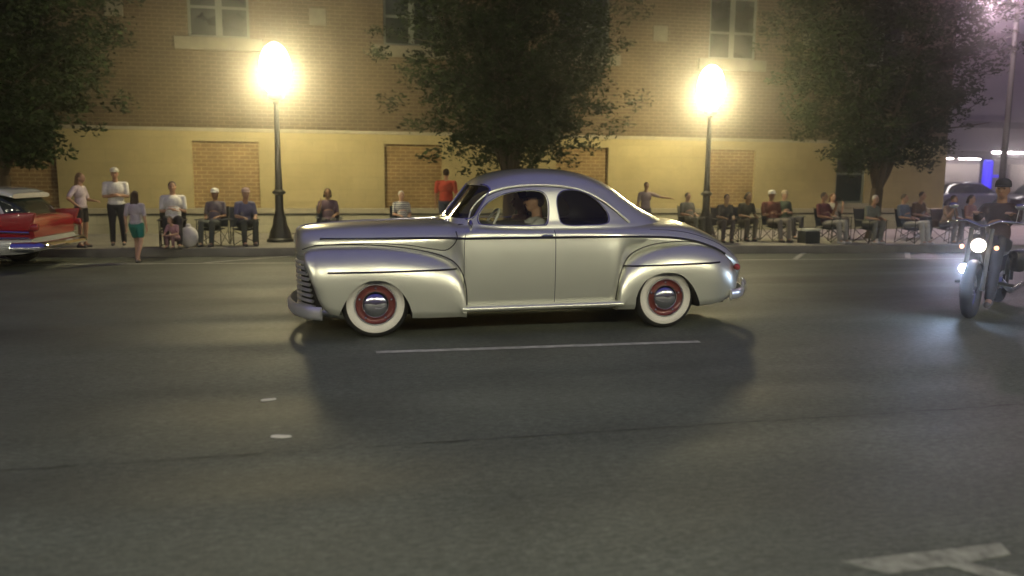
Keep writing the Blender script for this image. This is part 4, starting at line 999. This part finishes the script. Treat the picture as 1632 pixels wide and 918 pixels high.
# ------------------------------------------------------------------ motorcycle at right, coming towards us
MX, MY = 7.02, 7.61; MH = R(0)
heading = Vector((-.80, -.60)); ang = math.atan2(heading.y, heading.x)-math.atan2(-1, 0)
mc = empty('motorcycle', (MX, MY, 0), ang, 'dark cruiser motorcycle with lit headlamp riding in from the right edge', 'motorcycle')
M['headglow'] = mat('headlamp_glow', (.9, .85, .8), .4, noise=0, emit=(1.0, .86, .74), es=22)
M['ledglow'] = mat('blue_white_lamp_glow', (.8, .9, 1), .4, noise=0, emit=(.50, .66, 1.0), es=480)
M['amberglow'] = mat('amber_lens', (.8, .3, .1), .4, noise=0, emit=(1.0, .45, .25), es=3)
bk = mat('black_paint', (.012, .012, .016), .2, coat=1, noise=.05)
def mb_(g, n, m, p=None, s=50, **k): return g.build(n, m, p or mc, s, **k)
for n, yy in (('front_wheel', -.28), ('rear_wheel', 1.32)):
    t = empty(n, (0, yy, .32)); t.parent = mc
    MB().tube([(0, math.cos(a)*.255, math.sin(a)*.255) for a in np.linspace(0, 2*math.pi, 32, endpoint=False)], .062, 10, True).build('tyre', M['rubber'], t, 180)
    sp = MB().tube([(0, math.cos(a)*.195, math.sin(a)*.195) for a in np.linspace(0, 2*math.pi, 32, endpoint=False)], .014, 6, True)
    for k in range(12): a = k*math.pi/6; sp.tube([(0, 0, 0), (0, math.cos(a)*.195, math.sin(a)*.195)], .005, 4)
    sp.lathe([(.04, -.06), (.04, .06)], 12, 'x', cap=True); sp.build('rim', M['chrome'], t)
g = MB(); g.grid(np.array([[(u*.075*(1-.25*abs(u)), -.28+math.cos(a)*(.335-.03*u*u), .32+math.sin(a)*(.335-.03*u*u)) for u in np.linspace(-1, 1, 7)] for a in np.linspace(R(25), R(190), 24)])); mb_(g, 'front_mudguard', M['blackiron'], s=180)
g = MB(); g.grid(np.array([[(u*.11*(1-.2*abs(u)), 1.32+math.cos(a)*(.36-.03*u*u), .32+math.sin(a)*(.36-.03*u*u)) for u in np.linspace(-1, 1, 7)] for a in np.linspace(R(-10), R(160), 24)])); mb_(g, 'rear_mudguard', bk, s=180)
for s in (-1, 1):
    mb_(MB().tube([(s*.10, -.28, .32), (s*.10, -.02, .98)], .024, 8), 'fork_leg', M['blackiron'])
    mb_(MB().ell((s*.17, -.09, .78), (.025, .025, .025), 10, 8), 'turn_signal', M['amberglow'])
    mb_(MB().tube([(0, .02, 1.0), (s*.16, .02, 1.07), (s*.34, .16, 1.05), (s*.40, .24, 1.03)], .013, 8), 'handlebar', M['chrome'])
    mb_(MB().tube([(s*.30, .12, 1.06), (s*.32, .10, 1.20)], .006, 6).ell((s*.33, .10, 1.23), (.055, .012, .035), 12, 8), 'mirror', M['chrome'])
    mb_(MB().tube([(s*.14, .45, .38), (s*.2, .8, .22), (s*.2, 1.6, .22)], .035, 10), 'exhaust', M['chrome'])
    mb_(MB().box(s*.2-.08, s*.2+.08, 1.05, 1.5, .42, .68), 'saddlebag', bk, bevel=.04)
    mb_(MB().tube([(s*.12, .35, .35), (s*.30, .35, .33)], .02, 6), 'foot_peg', M['blackiron'])
h_ = mb_(MB().lathe([(.02, .13), (.07, .09), (.088, .0), (.090, -.02), (.075, -.022)], 20, 'y', (0, -.11, .80)), 'headlight', M['chrome'])
mb_(MB().lathe([(.074, -.018), (.05, -.032), (.001, -.036)], 20, 'y', (0, -.11, .80)), 'lens', M['headglow'], h_)
h_ = mb_(MB().lathe([(.02, .07), (.05, .05), (.062, .0), (.06, -.01), (.05, -.012)], 18, 'y', (-.105, -.22, .545)), 'driving_lamp', M['chrome'])
mb_(MB().lathe([(.049, -.010), (.03, -.02), (.001, -.023)], 18, 'y', (-.105, -.22, .545)), 'lens', M['ledglow'], h_)
mb_(MB().tube([(-.125, -.17, .545), (-.10, -.12, .60)], .015, 6), 'lamp_bracket', M['chrome'])
mb_(MB().ell((0, .36, .80), (.15, .30, .13), 18, 12), 'fuel_tank', bk)
mb_(MB().tube([(0, .02, .98), (0, .15, .78), (0, .3, .36), (0, .9, .32), (0, 1.32, .32)], .028, 8).tube([(0, .1, .88), (0, .7, .66), (0, 1.25, .60)], .025, 8), 'frame', bk)
mb_(MB().box(-.13, .13, .26, .68, .26, .50).tube([(0, .38, .45), (0, .30, .68)], .075, 12).tube([(0, .54, .45), (0, .62, .68)], .075, 12), 'engine', M['chrome'], bevel=.02)
mb_(MB().ell((0, .85, .68), (.15, .26, .07)).ell((0, 1.2, .76), (.12, .18, .06)), 'saddle', M['plastic_black'])
rider = person('rider in dark reddish jacket and dark cap on the motorcycle at the right edge', MX, MY, 0, ang, 'drive', 1.62, (.04, .022, .026), (.02, .02, .025), 'b', (.06, .04, .03), arms='drive', sleeves=1, cap=(.02, .02, .022), seat=.66, scale=1)
off = Matrix.Rotation(ang, 3, 'Z') @ Vector((0, .78, 0)); rider.location = (MX+off.x, MY+off.y, 0)

# ------------------------------------------------------------------ beyond the corner
FY = 36.0
fb = empty('far_building', (38, FY, 0), 0, 'lilac grey commercial building across the side street', 'building')
FO = (38, FY, 0)
M['lilac'] = mat('lilac_stucco', (.42, .37, .40), .85, noise=.12, nscale=.7); M['cream'] = mat('pale_panel', (.70, .64, .60), .8, noise=.1, nscale=1)
def fbb(g, n, m, **k): return g.build(n, m, fb, 0, off=FO, **k)
fbb(MB().box(27, 55, FY, FY+12, 0, 9), 'wall', M['lilac'])
for a, b in ((28.2, 30.2), (30.4, 32.6), (34.5, 37.5), (37.8, 41)):
    fbb(MB().box(a, b, FY-.12, FY-.004, .95, 2.35), 'pale_panel', M['cream'])
fbb(MB().box(28, 42, FY-1.6, FY-.004, 2.62, 2.95), 'canopy', mat('dark_canopy', (.06, .05, .06), .7))
M['soffit_fill'] = mat('soffit_fill_glow', (.9, .9, .9), .5, noise=0, emit=(1, .88, .86), es=26)
M['strip'] = mat('canopy_tube_glow', (.9, .9, .9), .5, noise=0, emit=(1, .88, .88), es=60)
for a, b in ((31.9, 33.9), (35.8, 37.3)):
    fbb(MB().box(a, b, FY-1.66, FY-1.604, 2.86, 2.93), 'canopy_lamp', M['strip'])
for a, b in ((28.6, 30.2), (30.6, 32.6), (35.0, 37.2), (38.2, 40.6)):  # strips added under the canopy to brighten the pale panels
    fbb(MB().box(a, b, FY-1.0, FY-.9, 2.55, 2.60), 'soffit_fill_light', M['soffit_fill'])
fbb(MB().box(29.3, 30.3, FY-.10, FY-.004, 3.1, 3.5), 'window', M['glass_dark'])
fbb(MB().box(28.4, 29.3, FY-.13, FY-.004, 4.6, 5.4), 'window', M['glass_dark'])
fbb(MB().box(31.5, 40, FY-.3, FY-.004, 4.2, 4.5), 'ledge', mat('dark_ledge', (.12, .10, .12), .8))
M['neon'] = mat('blue_neon', (.1, .05, .9), .5, noise=0, emit=(.05, .03, 1.0), es=1.3)
ns = empty('neon_sign', (31.55, 34.1, 0), 0, 'vertical blue neon sign with a short side bar before the far building', 'sign')
MB().box(-.42, .30, .06, .16, .40, 2.62).build('sign_board', mat('sign_board', (.03, .02, .08), .6), ns, 0)
g = MB()
for x_ in (-.28, -.10, .10): g.tube([(x_, 0, .62), (x_, 0, 2.44)], .075, 8)
g.tube([(.10, 0, 1.72), (.62, 0, 1.72)], .055, 8); g.tube([(-.28, 0, 2.44), (.10, 0, 2.44)], .07, 8); g.tube([(-.28, 0, .62), (.10, 0, .62)], .07, 8)
g.build('neon_tube', M['neon'], ns, 60)
MB().lathe([(.06, 0), (.06, .45)], 10, c=(-.1, .1, 0), cap=True).build('post', M['blackiron'], ns)

def parked(label, x, y, c, rz=0):
    t = empty('parked_car', (x, y, 0), rz, label, 'car', 'cars parked across the side street')
    def q(g, n, m, **k): return g.build(n, m, t, 40, **k)
    m = mat('parked_paint', c, .3, coat=1, noise=.04)
    q(rloft([(-2.15, .3, .6, .70, .55, .66, 4), (-1.9, .25, .78, .84, .58, .78, 4), (-1, .25, .8, .86, .68, .90, 4), (.8, .25, .8, .86, .72, .92, 4), (1.9, .25, .78, .84, .68, .88, 4), (2.15, .35, .66, .74, .6, .74, 4)], 30), 'body', m)
    q(rloft([(-1.15, .8, .5, .6, .85, .90, 3), (-.5, .8, .68, .64, 1.15, 1.36, 3.5), (.6, .8, .68, .64, 1.18, 1.38, 3.5), (1.5, .8, .55, .6, .88, .95, 3)], 30), 'greenhouse', M['glass_dark'])
    q(rloft([(-.45, 1.30, .5, .58, 1.32, 1.40, 4), (.1, 1.32, .55, .62, 1.34, 1.44, 4), (.7, 1.28, .5, .58, 1.30, 1.38, 4)], 12), 'roof', m)
    for s in (-1, 1):
        for xx in (-1.35, 1.35):
            w_ = q(MB().lathe([(.001, -.1*s), (.31, -.1*s), (.33, 0), (.31, .1*s), (.2, .1*s)], 20, 'y', (xx, s*.78, .33)), 'wheel', M['rubber'])
            q(MB().lathe([(.2, .1*s), (.001, .12*s)], 16, 'y', (xx, s*.78, .33)), 'hub_cap', M['chrome']).parent = w_
        q(MB().ell((-2.08, s*.6, .62), (.05, .12, .06)), 'headlight', M['lens']); q(MB().ell((2.10, s*.62, .72), (.04, .1, .06)), 'tail_light', M['redoff'])
    return t
parked('pale car parked across the side street left of the neon sign', 29.6, 33.6, (.5, .48, .5))
parked('dark car parked across the side street right of the neon sign', 34.0, 33.4, (.05, .04, .06), R(8))
parked('silver car parked at the far right of the side street', 39.2, 33.5, (.4, .38, .42), R(-6))

# ------------------------------------------------------------------ air volume added for the glare halos round the lamps
g = MB().box(-206, 306, -126, 406, -1, 13.5)
hz = g.build('halo_haze', None, None, 0); hz.data.materials.clear()
hm_ = bpy.data.materials.new('lamp_halo_haze'); hm_.use_nodes = True; n = hm_.node_tree.nodes; l = hm_.node_tree.links; n.clear()
o_ = n.new('ShaderNodeOutputMaterial'); v_ = n.new('ShaderNodeVolumePrincipled')
v_.inputs['Color'].default_value = (.92, .90, .86, 1); v_.inputs['Density'].default_value = .011; v_.inputs['Anisotropy'].default_value = .95
l.new(v_.outputs[0], o_.inputs['Volume']); hz.data.materials.append(hm_); tag(hz, kind='stuff')
